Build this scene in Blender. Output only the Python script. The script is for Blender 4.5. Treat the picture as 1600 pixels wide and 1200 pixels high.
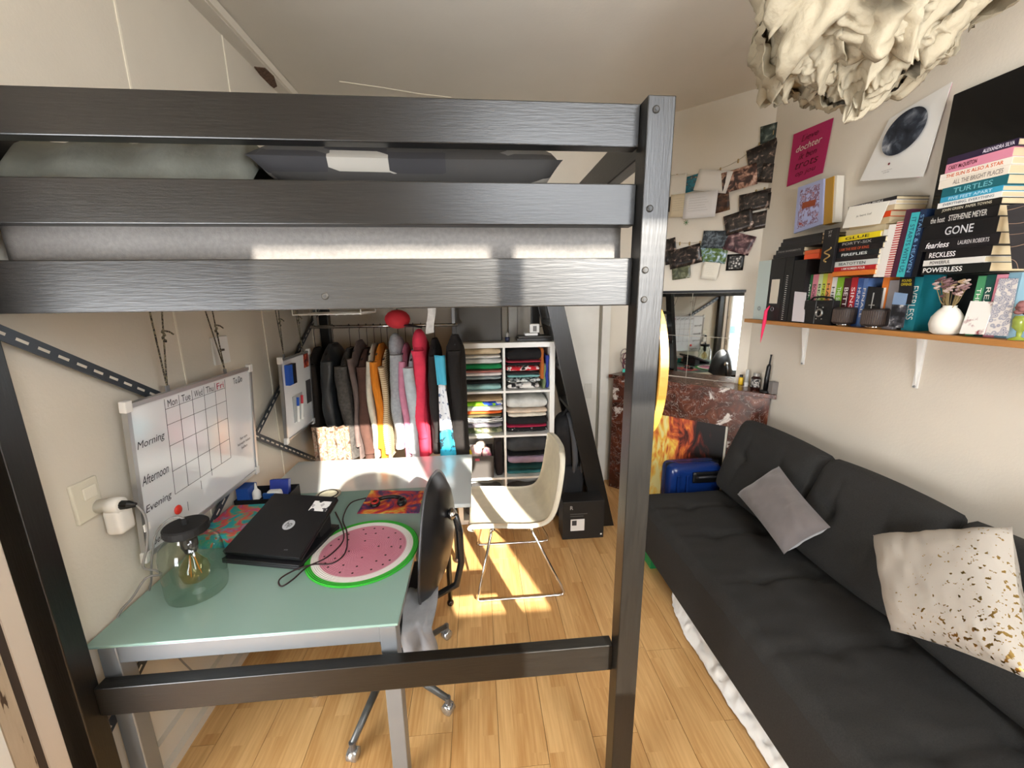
import bpy, math, random
from mathutils import Vector, Matrix, noise
random.seed(7)
for o in list(bpy.data.objects): bpy.data.objects.remove(o)
scene = bpy.context.scene
COL = scene.collection
# ---------------------------------------------------------------- camera
F, PITCH, YAW, ROLL, EYE = 625.47, 0.216187, 0.085086, -0.011348, 1.80
fw = Vector((math.sin(YAW)*math.cos(PITCH), math.cos(YAW)*math.cos(PITCH), -math.sin(PITCH)))
rt = Vector((math.cos(YAW), -math.sin(YAW), 0)); up = rt.cross(fw)
rt, up = math.cos(ROLL)*rt+math.sin(ROLL)*up, -math.sin(ROLL)*rt+math.cos(ROLL)*up
cd = bpy.data.cameras.new('camera'); cam = bpy.data.objects.new('camera', cd); COL.objects.link(cam)
cd.sensor_width = 36; cd.lens = F/1600*36; cd.clip_start = .02
cam.matrix_world = Matrix(((rt.x, up.x, -fw.x, 0), (rt.y, up.y, -fw.y, 0), (rt.z, up.z, -fw.z, EYE), (0, 0, 0, 1)))
scene.camera = cam
# ---------------------------------------------------------------- sky, sun, exposure
world = bpy.data.worlds.new('sky'); scene.world = world; world.use_nodes = True
bg = world.node_tree.nodes['Background']; bg.inputs[0].default_value = (.93, .96, 1, 1); bg.inputs[1].default_value = 6.0
sd = bpy.data.lights.new('sun', 'SUN'); sd.energy = 6; sd.angle = math.radians(.6); sd.color = (1, .93, .82)
sun = bpy.data.objects.new('sun', sd); COL.objects.link(sun); sun.location = (1, -4, 4)
SUN = Vector((-.33, 1, -.515)).normalized()
sun.rotation_euler = SUN.to_track_quat('-Z', 'Y').to_euler()
vs = scene.view_settings; vs.view_transform = 'Standard'; vs.look = 'None'; vs.gamma = 1; vs.use_curve_mapping = False
vs.exposure = 1.9
def portal(loc, sx, sy, rot):
    l = bpy.data.lights.new('window_portal', 'AREA'); l.shape = 'RECTANGLE'; l.size = sx; l.size_y = sy
    l.cycles.is_portal = True
    o = bpy.data.objects.new('window_portal', l); COL.objects.link(o); o.location = loc; o.rotation_euler = rot
portal((.67, -.86, 2.165), 1.4, 1.7, (math.pi/2, 0, 0))
portal((-2.35, -.86, 1.0), 1.75, 1.4, (math.pi/2, 0, 0))
# ---------------------------------------------------------------- pixel -> ray
def ray(x, y): return rt*((x-800)/F) - up*((y-600)/F) + fw
CAM = Vector((0, 0, EYE))
def onX(x, y, v): d = ray(x, y); return CAM + d*(v/d.x)
def onY(x, y, v): d = ray(x, y); return CAM + d*(v/d.y)
def onZ(x, y, v): d = ray(x, y); return CAM + d*((v-EYE)/d.z)
def onD(x, y, c): d = ray(x, y); return CAM + d*(c/(d.x+d.y))      # plane X+Y=c
# ---------------------------------------------------------------- materials
def srgb(h):
    h = h.lstrip('#'); c = [int(h[i:i+2], 16)/255 for i in (0, 2, 4)]
    return tuple(((v+.055)/1.055)**2.4 if v > .04045 else v/12.92 for v in c)
MATS = {}
def nodes_of(name):
    m = bpy.data.materials.new(name); m.use_nodes = True
    nt = m.node_tree; return m, nt, nt.nodes['Principled BSDF']
def mat(hexc, rough=.6, metal=0, var=.0, scale=8, bump=0, bscale=60, sheen=0, alpha=1, trans=0, spec=.5, stretch=None, coat=0):
    key = (hexc, rough, metal, var, scale, bump, bscale, sheen, alpha, trans, spec, stretch, coat)
    if key in MATS: return MATS[key]
    m, nt, b = nodes_of('mat_'+hexc.lstrip('#')); c = srgb(hexc)
    b.inputs['Base Color'].default_value = (*c, 1); b.inputs['Roughness'].default_value = rough
    b.inputs['Metallic'].default_value = metal; b.inputs['Specular IOR Level'].default_value = spec
    if trans: b.inputs['Transmission Weight'].default_value = trans
    if coat: b.inputs['Coat Weight'].default_value = coat
    if sheen: b.inputs['Sheen Weight'].default_value = sheen
    if alpha < 1: b.inputs['Alpha'].default_value = alpha
    tc = None
    if var or bump:
        tc = nt.nodes.new('ShaderNodeTexCoord'); mp = nt.nodes.new('ShaderNodeMapping')
        nt.links.new(tc.outputs['Object'], mp.inputs[0])
        if stretch: mp.inputs['Scale'].default_value = stretch
    if var:
        n = nt.nodes.new('ShaderNodeTexNoise'); n.inputs['Scale'].default_value = scale; n.inputs['Detail'].default_value = 5
        r = nt.nodes.new('ShaderNodeValToRGB'); nt.links.new(mp.outputs[0], n.inputs[0]); nt.links.new(n.outputs[0], r.inputs[0])
        r.color_ramp.elements[0].position = .3; r.color_ramp.elements[1].position = .7
        r.color_ramp.elements[0].color = (*[max(0, v*(1-var)) for v in c], 1)
        r.color_ramp.elements[1].color = (*[min(1, v*(1+var)) for v in c], 1)
        nt.links.new(r.outputs[0], b.inputs['Base Color'])
    if bump:
        n2 = nt.nodes.new('ShaderNodeTexNoise'); n2.inputs['Scale'].default_value = bscale; n2.inputs['Detail'].default_value = 4
        bp = nt.nodes.new('ShaderNodeBump'); bp.inputs['Strength'].default_value = bump; bp.inputs['Distance'].default_value = .01
        nt.links.new(mp.outputs[0], n2.inputs[0]); nt.links.new(n2.outputs[0], bp.inputs['Height']); nt.links.new(bp.outputs[0], b.inputs['Normal'])
    MATS[key] = m; return m
def ramp_mat(name, kind, stops, scale=5, rough=.6, detail=6, dist=0, mscale=(1, 1, 1), bump=0, coords='Object', const=False):
    """procedural colour: texture kind -> colour ramp"""
    if name in MATS: return MATS[name]
    m, nt, b = nodes_of(name); tc = nt.nodes.new('ShaderNodeTexCoord'); mp = nt.nodes.new('ShaderNodeMapping')
    mp.inputs['Scale'].default_value = mscale; nt.links.new(tc.outputs[coords], mp.inputs[0])
    if kind == 'noise':
        n = nt.nodes.new('ShaderNodeTexNoise'); n.inputs['Scale'].default_value = scale; n.inputs['Detail'].default_value = detail; n.inputs['Distortion'].default_value = dist; out = n.outputs[0]
    elif kind == 'voronoi':
        n = nt.nodes.new('ShaderNodeTexVoronoi'); n.inputs['Scale'].default_value = scale; out = n.outputs['Distance']
    elif kind == 'cells':
        n = nt.nodes.new('ShaderNodeTexVoronoi'); n.inputs['Scale'].default_value = scale; sp = nt.nodes.new('ShaderNodeSeparateColor'); nt.links.new(n.outputs['Color'], sp.inputs[0]); out = sp.outputs[0]
    else:
        n = nt.nodes.new('ShaderNodeTexWave'); n.inputs['Scale'].default_value = scale; n.inputs['Distortion'].default_value = dist; n.bands_direction = kind; out = n.outputs[0]
    nt.links.new(mp.outputs[0], n.inputs[0])
    r = nt.nodes.new('ShaderNodeValToRGB'); nt.links.new(out, r.inputs[0]); cr = r.color_ramp
    if const: cr.interpolation = 'CONSTANT'
    while len(cr.elements) < len(stops): cr.elements.new(.5)
    for e, (p, h) in zip(cr.elements, stops): e.position = p; e.color = (*srgb(h), 1)
    nt.links.new(r.outputs[0], b.inputs['Base Color']); b.inputs['Roughness'].default_value = rough
    if bump:
        bp = nt.nodes.new('ShaderNodeBump'); bp.inputs['Strength'].default_value = bump; bp.inputs['Distance'].default_value = .01
        nt.links.new(out, bp.inputs['Height']); nt.links.new(bp.outputs[0], b.inputs['Normal'])
    MATS[name] = m; return m
# ---------------------------------------------------------------- mesh builder
class MB:
    def __init__(s, M=None): s.v = []; s.f = []; s.M = M
    def add(s, vs, fs):
        n = len(s.v); s.v += [Vector(v) if s.M is None else s.M @ Vector(v) for v in vs]; s.f += [tuple(i+n for i in f) for f in fs]; return s
    def box(s, a, b):
        x0, x1 = sorted((a[0], b[0])); y0, y1 = sorted((a[1], b[1])); z0, z1 = sorted((a[2], b[2]))
        return s.add([(x0, y0, z0), (x1, y0, z0), (x1, y1, z0), (x0, y1, z0), (x0, y0, z1), (x1, y0, z1), (x1, y1, z1), (x0, y1, z1)],
                     [(0, 3, 2, 1), (4, 5, 6, 7), (0, 1, 5, 4), (1, 2, 6, 5), (2, 3, 7, 6), (3, 0, 4, 7)])
    def hexa(s, lo, hi):   # two quads (4 pts each)
        return s.add(list(lo)+list(hi), [(0, 3, 2, 1), (4, 5, 6, 7), (0, 1, 5, 4), (1, 2, 6, 5), (2, 3, 7, 6), (3, 0, 4, 7)])
    def bar(s, p, q, w, h, upv=(0, 0, 1)):
        p, q = Vector(p), Vector(q); d = (q-p).normalized(); u = Vector(upv); sd_ = d.cross(u).normalized(); u = sd_.cross(d)
        c = [(-w/2, -h/2), (w/2, -h/2), (w/2, h/2), (-w/2, h/2)]
        return s.hexa([p+sd_*a+u*b for a, b in c], [q+sd_*a+u*b for a, b in c])
    def tube(s, pts, r, seg=8, closed=False):
        pts = [Vector(p) for p in pts]; n = len(pts); rings = []; rr = r if isinstance(r, (list, tuple)) else [r]*n
        prev = None
        for i, p in enumerate(pts):
            a = pts[(i-1) % n] if (i or closed) else p; b = pts[(i+1) % n] if (i < n-1 or closed) else p
            d = (b-a).normalized()
            if prev is None: u = d.orthogonal().normalized()
            else:
                u = prev-d*prev.dot(d); u = u.normalized() if u.length > 1e-6 else d.orthogonal().normalized()
            prev = u; w = d.cross(u)
            rings.append([p+(u*math.cos(2*math.pi*k/seg)+w*math.sin(2*math.pi*k/seg))*rr[i] for k in range(seg)])
        vs = [v for rg in rings for v in rg]; fs = []
        for i in range(n if closed else n-1):
            j = (i+1) % n
            for k in range(seg): fs.append((i*seg+k, i*seg+(k+1) % seg, j*seg+(k+1) % seg, j*seg+k))
        if not closed: fs += [tuple(range(seg))[::-1], tuple((n-1)*seg+k for k in range(seg))]
        return s.add(vs, fs)
    def lathe(s, prof, c, seg=24, cap=True):
        c = Vector(c); vs = []; fs = []; n = len(prof)
        for r, z in prof:
            for k in range(seg): t = 2*math.pi*k/seg; vs.append(c+Vector((r*math.cos(t), r*math.sin(t), z)))
        for i in range(n-1):
            for k in range(seg): fs.append((i*seg+k, i*seg+(k+1) % seg, (i+1)*seg+(k+1) % seg, (i+1)*seg+k))
        if cap: fs += [tuple(range(seg))[::-1], tuple((n-1)*seg+k for k in range(seg))]
        return s.add(vs, fs)
    def ball(s, c, r, seg=10):
        n = max(4, seg//2); rs = r if hasattr(r, '__len__') else (r, r, r); vs = []; fs = []
        for i in range(1, n):
            a = math.pi*i/n
            for k in range(seg): t = 2*math.pi*k/seg; vs.append((c[0]+rs[0]*math.sin(a)*math.cos(t), c[1]+rs[1]*math.sin(a)*math.sin(t), c[2]+rs[2]*math.cos(a)))
        vs += [(c[0], c[1], c[2]+rs[2]), (c[0], c[1], c[2]-rs[2])]; T = len(vs)-2
        for i in range(n-2):
            for k in range(seg): fs.append((i*seg+k, (i+1)*seg+k, (i+1)*seg+(k+1) % seg, i*seg+(k+1) % seg))
        for k in range(seg): fs += [(T, k, (k+1) % seg), (T+1, (n-2)*seg+(k+1) % seg, (n-2)*seg+k)]
        return s.add(vs, fs)
    def grid(s, fn, nu, nv, thick=0, closed_u=False):
        vs = [Vector(fn(i/(nu if closed_u else nu-1), j/(nv-1))) for j in range(nv) for i in range(nu)]; fs = []
        for j in range(nv-1):
            for i in range(nu if closed_u else nu-1):
                a = j*nu+i; b = j*nu+(i+1) % nu; fs.append((a, b, b+nu, a+nu))
        return s.add(vs, fs)
    def slab(s, quad, t):  # quad pts extruded along its normal by t (backwards)
        q = [Vector(p) for p in quad]; n = (q[1]-q[0]).cross(q[3]-q[0]).normalized()
        return s.hexa([p-n*t for p in q], q)
ORG = {}
def ob(name, mb, m, parent=None, smooth=False, bevel=0, sub=0, solid=0, label=None, cat=None, group=None, kind=None, bseg=2):
    vs = mb.v; xs = [v.x for v in vs]; ys = [v.y for v in vs]; zs = [v.z for v in vs]
    w = Vector(((min(xs)+max(xs))/2, (min(ys)+max(ys))/2, min(zs)))
    me = bpy.data.meshes.new(name); me.from_pydata([v-w for v in vs], [], mb.f); me.update()
    if smooth: me.polygons.foreach_set('use_smooth', [True]*len(me.polygons))
    me.materials.append(m); o = bpy.data.objects.new(name, me); COL.objects.link(o); place(o, w, parent)
    if solid: md = o.modifiers.new('solid', 'SOLIDIFY'); md.thickness = solid; md.offset = 0
    if bevel:
        md = o.modifiers.new('bevel', 'BEVEL'); md.width = bevel; md.segments = bseg; md.limit_method = 'ANGLE'
        if not smooth: me.polygons.foreach_set('use_smooth', [False]*len(me.polygons))
    if sub: md = o.modifiers.new('sub', 'SUBSURF'); md.levels = sub; md.render_levels = sub
    tag(o, label, cat, group, kind); return o
def place(o, w, parent):
    ORG[o] = w
    if parent is not None: o.parent = parent; o.location = w-ORG[parent]
    else: o.location = w
def tag(o, label=None, cat=None, group=None, kind=None):
    if label: o['label'] = label
    if cat: o['category'] = cat
    if group: o['group'] = group
    if kind: o['kind'] = kind
    return o
def thing(name, loc, label, cat, group=None):
    o = bpy.data.objects.new(name, None); COL.objects.link(o); o.empty_display_size = .05; place(o, Vector(loc), None)
    return tag(o, label, cat, group)
def text(s, m, parent, o3, ux, uy, w=None, h=None, name='lettering', off=.0012, shear=0, align='CENTER', bold=0):
    """flat lettering: centre o3, ux reading direction, uy up; fitted to w x h"""
    c = bpy.data.curves.new(name, 'FONT'); c.body = s; c.align_x = 'CENTER'; c.align_y = 'CENTER'; c.shear = shear; c.offset = bold; c.resolution_u = 3
    t = bpy.data.objects.new('tmp_text', c); COL.objects.link(t); bpy.context.view_layer.update()
    me = bpy.data.meshes.new_from_object(t.evaluated_get(bpy.context.evaluated_depsgraph_get()))
    bpy.data.objects.remove(t); bpy.data.curves.remove(c)
    if not len(me.vertices): bpy.data.meshes.remove(me); return
    vs = [v.co.copy() for v in me.vertices]; fs = [tuple(p.vertices) for p in me.polygons]; bpy.data.meshes.remove(me)
    x0, x1 = min(v.x for v in vs), max(v.x for v in vs); y0, y1 = min(v.y for v in vs), max(v.y for v in vs)
    sx = (w/(x1-x0)) if w else None; sy = (h/(y1-y0)) if h else None
    sx = sx or sy; sy = sy or sx
    ux, uy = Vector(ux).normalized(), Vector(uy).normalized(); n = ux.cross(uy); o3 = Vector(o3)+n*off
    mb = MB(); mb.v = [o3+ux*((v.x-(x0+x1)/2)*sx)+uy*((v.y-(y0+y1)/2)*sy) for v in vs]; mb.f = fs
    return ob(name, mb, m, parent)
def clear_glass(name, tint, ior=1.5):
    m = bpy.data.materials.new(name); m.use_nodes = True; nt = m.node_tree; nt.nodes.remove(nt.nodes['Principled BSDF']); N = nt.nodes.new
    t = N('ShaderNodeBsdfTransparent'); t.inputs[0].default_value = (*tint, 1); g = N('ShaderNodeBsdfGlossy'); g.inputs['Roughness'].default_value = .03
    lw = N('ShaderNodeLayerWeight'); lw.inputs[0].default_value = .5; pw_ = N('ShaderNodeMath'); pw_.operation = 'POWER'; pw_.inputs[1].default_value = 4; f = N('ShaderNodeMath'); f.operation = 'MULTIPLY_ADD'; f.inputs[1].default_value = .6; f.inputs[2].default_value = .05; x = N('ShaderNodeMixShader')
    nt.links.new(lw.outputs['Facing'], pw_.inputs[0]); nt.links.new(pw_.outputs[0], f.inputs[0]); nt.links.new(f.outputs[0], x.inputs[0]); nt.links.new(t.outputs[0], x.inputs[1]); nt.links.new(g.outputs[0], x.inputs[2]); nt.links.new(x.outputs[0], nt.nodes['Material Output'].inputs[0]); return m
# frequently used materials
WALL = mat('#ded5c5', .85, var=.03, scale=3, bump=.08, bscale=90)
CEIL = mat('#e2d9cb', .9, var=.03, scale=2, bump=.05, bscale=60)
WHITE = mat('#ecebe6', .45); WHITEP = mat('#e6e2d8', .5, var=.03)
BLACKW = mat('#0f0e0c', .36, var=.4, scale=7, bump=.07, bscale=16, stretch=(1.2, 14, 14), spec=.62)
BLACKWZ = mat('#0f0e0c', .36, var=.4, scale=7, bump=.07, bscale=16, stretch=(14, 14, 1.2), spec=.62)
BLACKWY = mat('#0f0e0c', .36, var=.4, scale=7, bump=.07, bscale=16, stretch=(14, 1.2, 14), spec=.62)
CHROME = mat('#d8d8d8', .12, 1); STEEL = mat('#8c8f92', .35, .6); BLACK = mat('#0b0b0c', .4); BLACKM = mat('#121213', .7)
DGREY = mat('#3a3d40', .5, .3)
# ================================================================ STRUCTURE
WL, WR, YB, YR, ZC, DS = -1.28, 2.10, 3.60, -.70, 3.20, 5.02     # walls; diagonal wall X+Y=DS
def struct(name, mb, m, parent=None, **k): return ob(name, mb, m, parent, kind='structure', **k)
struct('wall_back', MB().box((-1.40, YB, 0), (1.6, YB+.12, ZC)), WALL)
struct('wall_right', MB().box((WR, YR, 0), (WR+.12, 3.1, ZC)), WALL)
struct('wall_corner', MB().hexa([(1.38, 3.64, 0), (2.14, 2.88, 0), (2.22, 2.96, 0), (1.46, 3.72, 0)], [(1.38, 3.64, ZC), (2.14, 2.88, ZC), (2.22, 2.96, ZC), (1.46, 3.72, ZC)]), WALL)
wr = struct('wall_rear', MB().box((-1.40, YR-.12, 0), (0, YR, ZC)).box((1.34, YR-.12, 0), (2.22, YR, ZC)).box((0, YR-.12, 0), (1.34, YR, 1.35)).box((0, YR-.12, 2.98), (1.34, YR, ZC)), WALL)
win = struct('window_1', MB().box((0, YR-.08, 2.93), (1.34, YR-.02, 2.98)).box((0, YR-.08, 1.35), (1.34, YR-.02, 1.40)).box((.68, YR-.08, 1.40), (.73, YR-.02, 2.93)).box((1.30, YR-.08, 1.40), (1.34, YR-.02, 2.93)).box((0, YR-.08, 1.40), (.04, YR-.02, 2.93)), WHITE)
struct('shadow_panel', MB().box((.04, YR-.06, 1.40), (.68, YR-.03, 2.20)), WHITEP, win)  # added opaque panel out of view, blocks sun like a body at the camera
ar = [(.36+.22*math.cos(a), 2.20+.15*math.sin(a)) for a in [k*math.pi/14 for k in range(15)]]
struct('shadow_panel', MB().add([(x, YR-.06, z) for x, z in ar]+[(x, YR-.03, z) for x, z in ar], [tuple(range(15)), tuple(range(29, 14, -1))]+[(i, i+15, (i+1) % 15+15, (i+1) % 15) for i in range(15)]), WHITEP, win)  # added arch on the panel, casts a head-shaped shadow on the desk
struct('shadow_panel', MB().box((.73, YR-.06, 2.06), (.96, YR-.03, 2.44)), WHITEP, win)  # added unseen panel, keeps sun off the right part of the white desk
struct('window_bar', MB().box((.73, YR-.07, 2.44), (1.30, YR-.03, 2.52)), WHITE, win)
for i in range(9):
    z = 2.90-i*.028
    struct('blind_slat', MB().hexa([(.0, YR+.01, z), (1.34, YR+.01, z), (1.34, YR+.022, z-.004), (0, YR+.022, z-.004)], [(.0, YR+.01, z+.0015), (1.34, YR+.01, z+.0015), (1.34, YR+.022, z-.0025), (0, YR+.022, z-.0025)]), WHITE, win)
struct('ceiling', MB().box((-3.4, YR-.12, ZC), (2.22, 3.72, ZC+.1)), CEIL)
# ---- floor of oak planks
flr = struct('floor', MB().box((-3.4, YR-.12, -.06), (2.22, 3.72, -.012)), mat('#5b4023', .8))
def plank_mat():
    m, nt, b = nodes_of('oak_plank'); N = nt.nodes.new; L = nt.links.new
    tc = N('ShaderNodeTexCoord'); oi = N('ShaderNodeObjectInfo')
    sep = N('ShaderNodeSeparateXYZ'); L(tc.outputs['Object'], sep.inputs[0])
    sx = N('ShaderNodeMath'); sx.operation = 'MULTIPLY'; sx.inputs[1].default_value = 1/.065; L(sep.outputs[0], sx.inputs[0])
    sx2 = N('ShaderNodeMath'); sx2.operation = 'ADD'; sx2.inputs[1].default_value = .5; L(sx.outputs[0], sx2.inputs[0])
    fl = N('ShaderNodeMath'); fl.operation = 'FLOOR'; L(sx2.outputs[0], fl.inputs[0])
    ym = N('ShaderNodeMath'); ym.operation = 'MULTIPLY_ADD'; ym.inputs[1].default_value = 2.3; L(sep.outputs[1], ym.inputs[0])
    fs = N('ShaderNodeMath'); fs.operation = 'MULTIPLY'; fs.inputs[1].default_value = .37; L(fl.outputs[0], fs.inputs[0]); L(fs.outputs[0], ym.inputs[2])
    fy = N('ShaderNodeMath'); fy.operation = 'FLOOR'; L(ym.outputs[0], fy.inputs[0])
    cx = N('ShaderNodeCombineXYZ'); L(fl.outputs[0], cx.inputs[0]); L(fy.outputs[0], cx.inputs[1]); L(oi.outputs['Random'], cx.inputs[2])
    wn = N('ShaderNodeTexWhiteNoise'); L(cx.outputs[0], wn.inputs[0])
    mp = N('ShaderNodeMapping'); mp.inputs['Scale'].default_value = (28, 1.6, 1); L(tc.outputs['Object'], mp.inputs[0])
    ad = N('ShaderNodeVectorMath'); ad.operation = 'ADD'; L(mp.outputs[0], ad.inputs[0]); L(wn.outputs['Color'], ad.inputs[1])
    nz = N('ShaderNodeTexNoise'); nz.inputs['Scale'].default_value = 3; nz.inputs['Detail'].default_value = 7; L(ad.outputs[0], nz.inputs[0])
    mx = N('ShaderNodeMath'); mx.operation = 'MULTIPLY_ADD'; mx.inputs[1].default_value = .22; L(wn.outputs[0], mx.inputs[0])
    n2 = N('ShaderNodeMath'); n2.operation = 'MULTIPLY'; n2.inputs[1].default_value = .75; L(nz.outputs[0], n2.inputs[0]); L(n2.outputs[0], mx.inputs[2])
    r = N('ShaderNodeValToRGB'); L(mx.outputs[0], r.inputs[0])
    r.color_ramp.elements[0].position = .2; r.color_ramp.elements[1].position = .95
    r.color_ramp.elements[0].color = (*srgb('#b9854a'), 1); r.color_ramp.elements[1].color = (*srgb('#f0c98c'), 1)
    L(r.outputs[0], b.inputs['Base Color']); b.inputs['Roughness'].default_value = .38
    return m
OAK = plank_mat(); pw = .195; pmesh = None
k = 0; x = .625-pw*10
while x < WR+.1:
    y = YR-.1-random.random()*1.1
    while y < 3.65:
        y1 = min(y+1.28, 3.7); y0 = max(y, YR-.1)
        if y1-y0 > .05:
            if y0 == y and y1 == y+1.28 and pmesh:
                o = bpy.data.objects.new('floor_plank', pmesh); COL.objects.link(o); place(o, Vector((x+pw/2, (y0+y1)/2, -.012)), flr); o['kind'] = 'structure'
            else:
                o = struct('floor_plank', MB().box((x+.001, y0+.001, -.012), (x+pw-.001, y1-.001, 0)), OAK, flr)
                if y0 == y and y1 == y+1.28: pmesh = o.data
        y += 1.28
    x += pw
# ---- left wall: vertical boards with pale beads
wl = struct('wall_left', MB().box((WL-.12, .955, 0), (WL-.012, YB+.05, ZC)), WALL)
struct('wall_lintel', MB().box((WL-.12, YR-.1, 2.5), (WL-.002, .955, ZC)), WALL, wl)
ys = [.955, 1.13, 1.84, 2.55, 3.26, YB]
for a, b in zip(ys, ys[1:]):
    struct('wall_panel', MB().box((WL-.012, a+.002, 0), (WL, b-.002, ZC)), WALL, wl)
    if b < YB: struct('panel_bead', MB().box((WL-.01, b-.004, .1), (WL+.004, b+.004, ZC-.05)), mat('#f2ead8', .6), wl)
struct('baseboard_left', MB().box((WL, 1.0, 0), (WL+.05, YB, .04)).box((WL, 1.0, .04), (WL+.022, YB, .13)), mat('#dcd2c2', .6))
struct('baseboard_back', MB().box((-1.2, YB-.02, 0), (.33, YB, .1)), mat('#dcd2c2', .6))
bm_ = struct('trim_1', MB().box((WL, .9, 3.145), (WL+.075, YB, ZC)), CEIL)
struct('trim_lip', MB().box((WL+.075, .9, 3.15), (WL+.09, YB, ZC-.005)), mat('#e9e0cf', .6), bm_)
p = [onZ(x, y, 3.144) for x, y in ((397, 104), (414, 106), (428, 119), (433, 134), (428, 137), (413, 126))]
struct('plaster_damage', MB().add([q+Vector((0, 0, -.004)) for q in p]+[q+Vector((0, 0, .002)) for q in p], [(0, 1, 2, 3, 4, 5), (11, 10, 9, 8, 7, 6)]+[(i, (i+1) % 6, (i+1) % 6+6, i+6) for i in range(6)]), mat('#6b5140', .95, var=.5, scale=60), bm_)
# ceiling crack ridge
struct('ceiling_seam', MB().tube([onZ(x, y, ZC-.001) for x, y in ((530, 127), (600, 137), (660, 147), (705, 152))], .004, 5), mat('#eadfca', .8), bm_)
# ---- wall end by the camera: door casing, gap, worn strip
tr = struct('trim_2', MB().box((WL-.06, .975, 0), (WL+.055, 1.02, 2.55)), mat('#d9cdbf', .5))
struct('gap_shade', MB().box((WL-.06, .955, 0), (WL+.05, .975, 2.55)), mat('#3a3029', .7), tr)  # dark strip filling the gap, its shade put into the colour
struct('worn_strip', MB().box((WL-.06, .915, 0), (WL+.052, .955, 2.55)), ramp_mat('worn_paint', 'noise', [(0, '#3c2f25'), (.36, '#4a3a2c'), (.40, '#b7a68f'), (1, '#cbbba5')], 9, .6, mscale=(3, 9, 1)), tr)
struct('door_edge', MB().box((WL-.06, .885, 0), (WL+.05, .913, 2.5)), WHITE, tr)
# ---- white door in the back wall
d1 = struct('door_1', MB().box((.36, YB-.035, 0), (1.10, YB-.005, 2.12)), WHITEP, bevel=.004)
struct('door_frame', MB().box((.28, YB-.05, 0), (.355, YB, 2.2)).box((1.125, YB-.05, 0), (1.20, YB, 2.2)).box((.355, YB-.05, 2.125), (1.125, YB, 2.2)), WHITEP, d1)
struct('door_gap', MB().box((1.10, YB-.012, 0), (1.125, YB, 2.12)), mat('#8f8878', .8), d1)
ob('light_switch', MB().box((.98, YB-.047, .86), (1.05, YB-.036, 1.0)), mat('#d9d5ca', .4), None, bevel=.004, label='small pale switch plate on the white door beside the ladder', cat='switch')
# ---- kitchen seen in the mirror through the opening
struct('wall_kitchen', MB().box((-3.4, YR-.1, 0), (-3.3, 1.7, ZC)).box((-3.3, 1.6, 0), (-1.40, 1.7, ZC)), mat('#e8e6e0', .8))
kf = struct('kitchen_floor', MB().box((-3.3, YR-.1, -.012), (WL-.0, 1.6, -.002)), mat('#a3753f', .5))
struct('wall_kitchen_rear', MB().box((-3.3, YR-.12, 1.66), (-1.40, YR, ZC)).box((-3.3, YR-.12, 0), (-1.40, YR, .3)), WALL)
fr = thing('refrigerator', (-2.7, .1, 0), 'tall white refrigerator with papers seen through the mirror', 'refrigerator')
ob('body', MB().box((-3.25, -.25, .03), (-2.68, .36, 1.86)), mat('#eceff1', .4), fr, bevel=.01)
ob('door', MB().box((-2.68, -.25, 1.02), (-2.63, .36, 1.86)), mat('#f3f5f7', .35), fr, bevel=.012)
ob('door', MB().box((-2.68, -.25, .05), (-2.63, .36, 1.0)), mat('#f3f5f7', .35), fr, bevel=.012)
ob('handle', MB().tube([(-2.63, .3, 1.1), (-2.59, .3, 1.12), (-2.59, .3, 1.4), (-2.63, .3, 1.42)], .01), STEEL, fr)
ob('note', MB().box((-2.629, -.14, 1.02), (-2.624, .02, 1.17)), mat('#3f9fd6', .6), None, label='blue paper note stuck on the white refrigerator door', cat='note')
ob('paper_sheet', MB().box((-2.629, -.10, 1.38), (-2.623, .08, 1.66)), mat('#dfe0e2', .7, var=.12, scale=14), None, label='grey printed paper sheet stuck high on the refrigerator', cat='paper')
kc = thing('kitchen_counter', (-2.95, -.45, 0), 'white kitchen counter beside the refrigerator', 'counter')
ob('cabinet', MB().box((-3.28, -.60, 0), (-2.72, -.27, .88)), WHITE, kc, bevel=.005)
ob('worktop', MB().box((-3.29, -.61, .88), (-2.69, -.265, .92)), mat('#9b9b98', .4), kc, bevel=.004)
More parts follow.
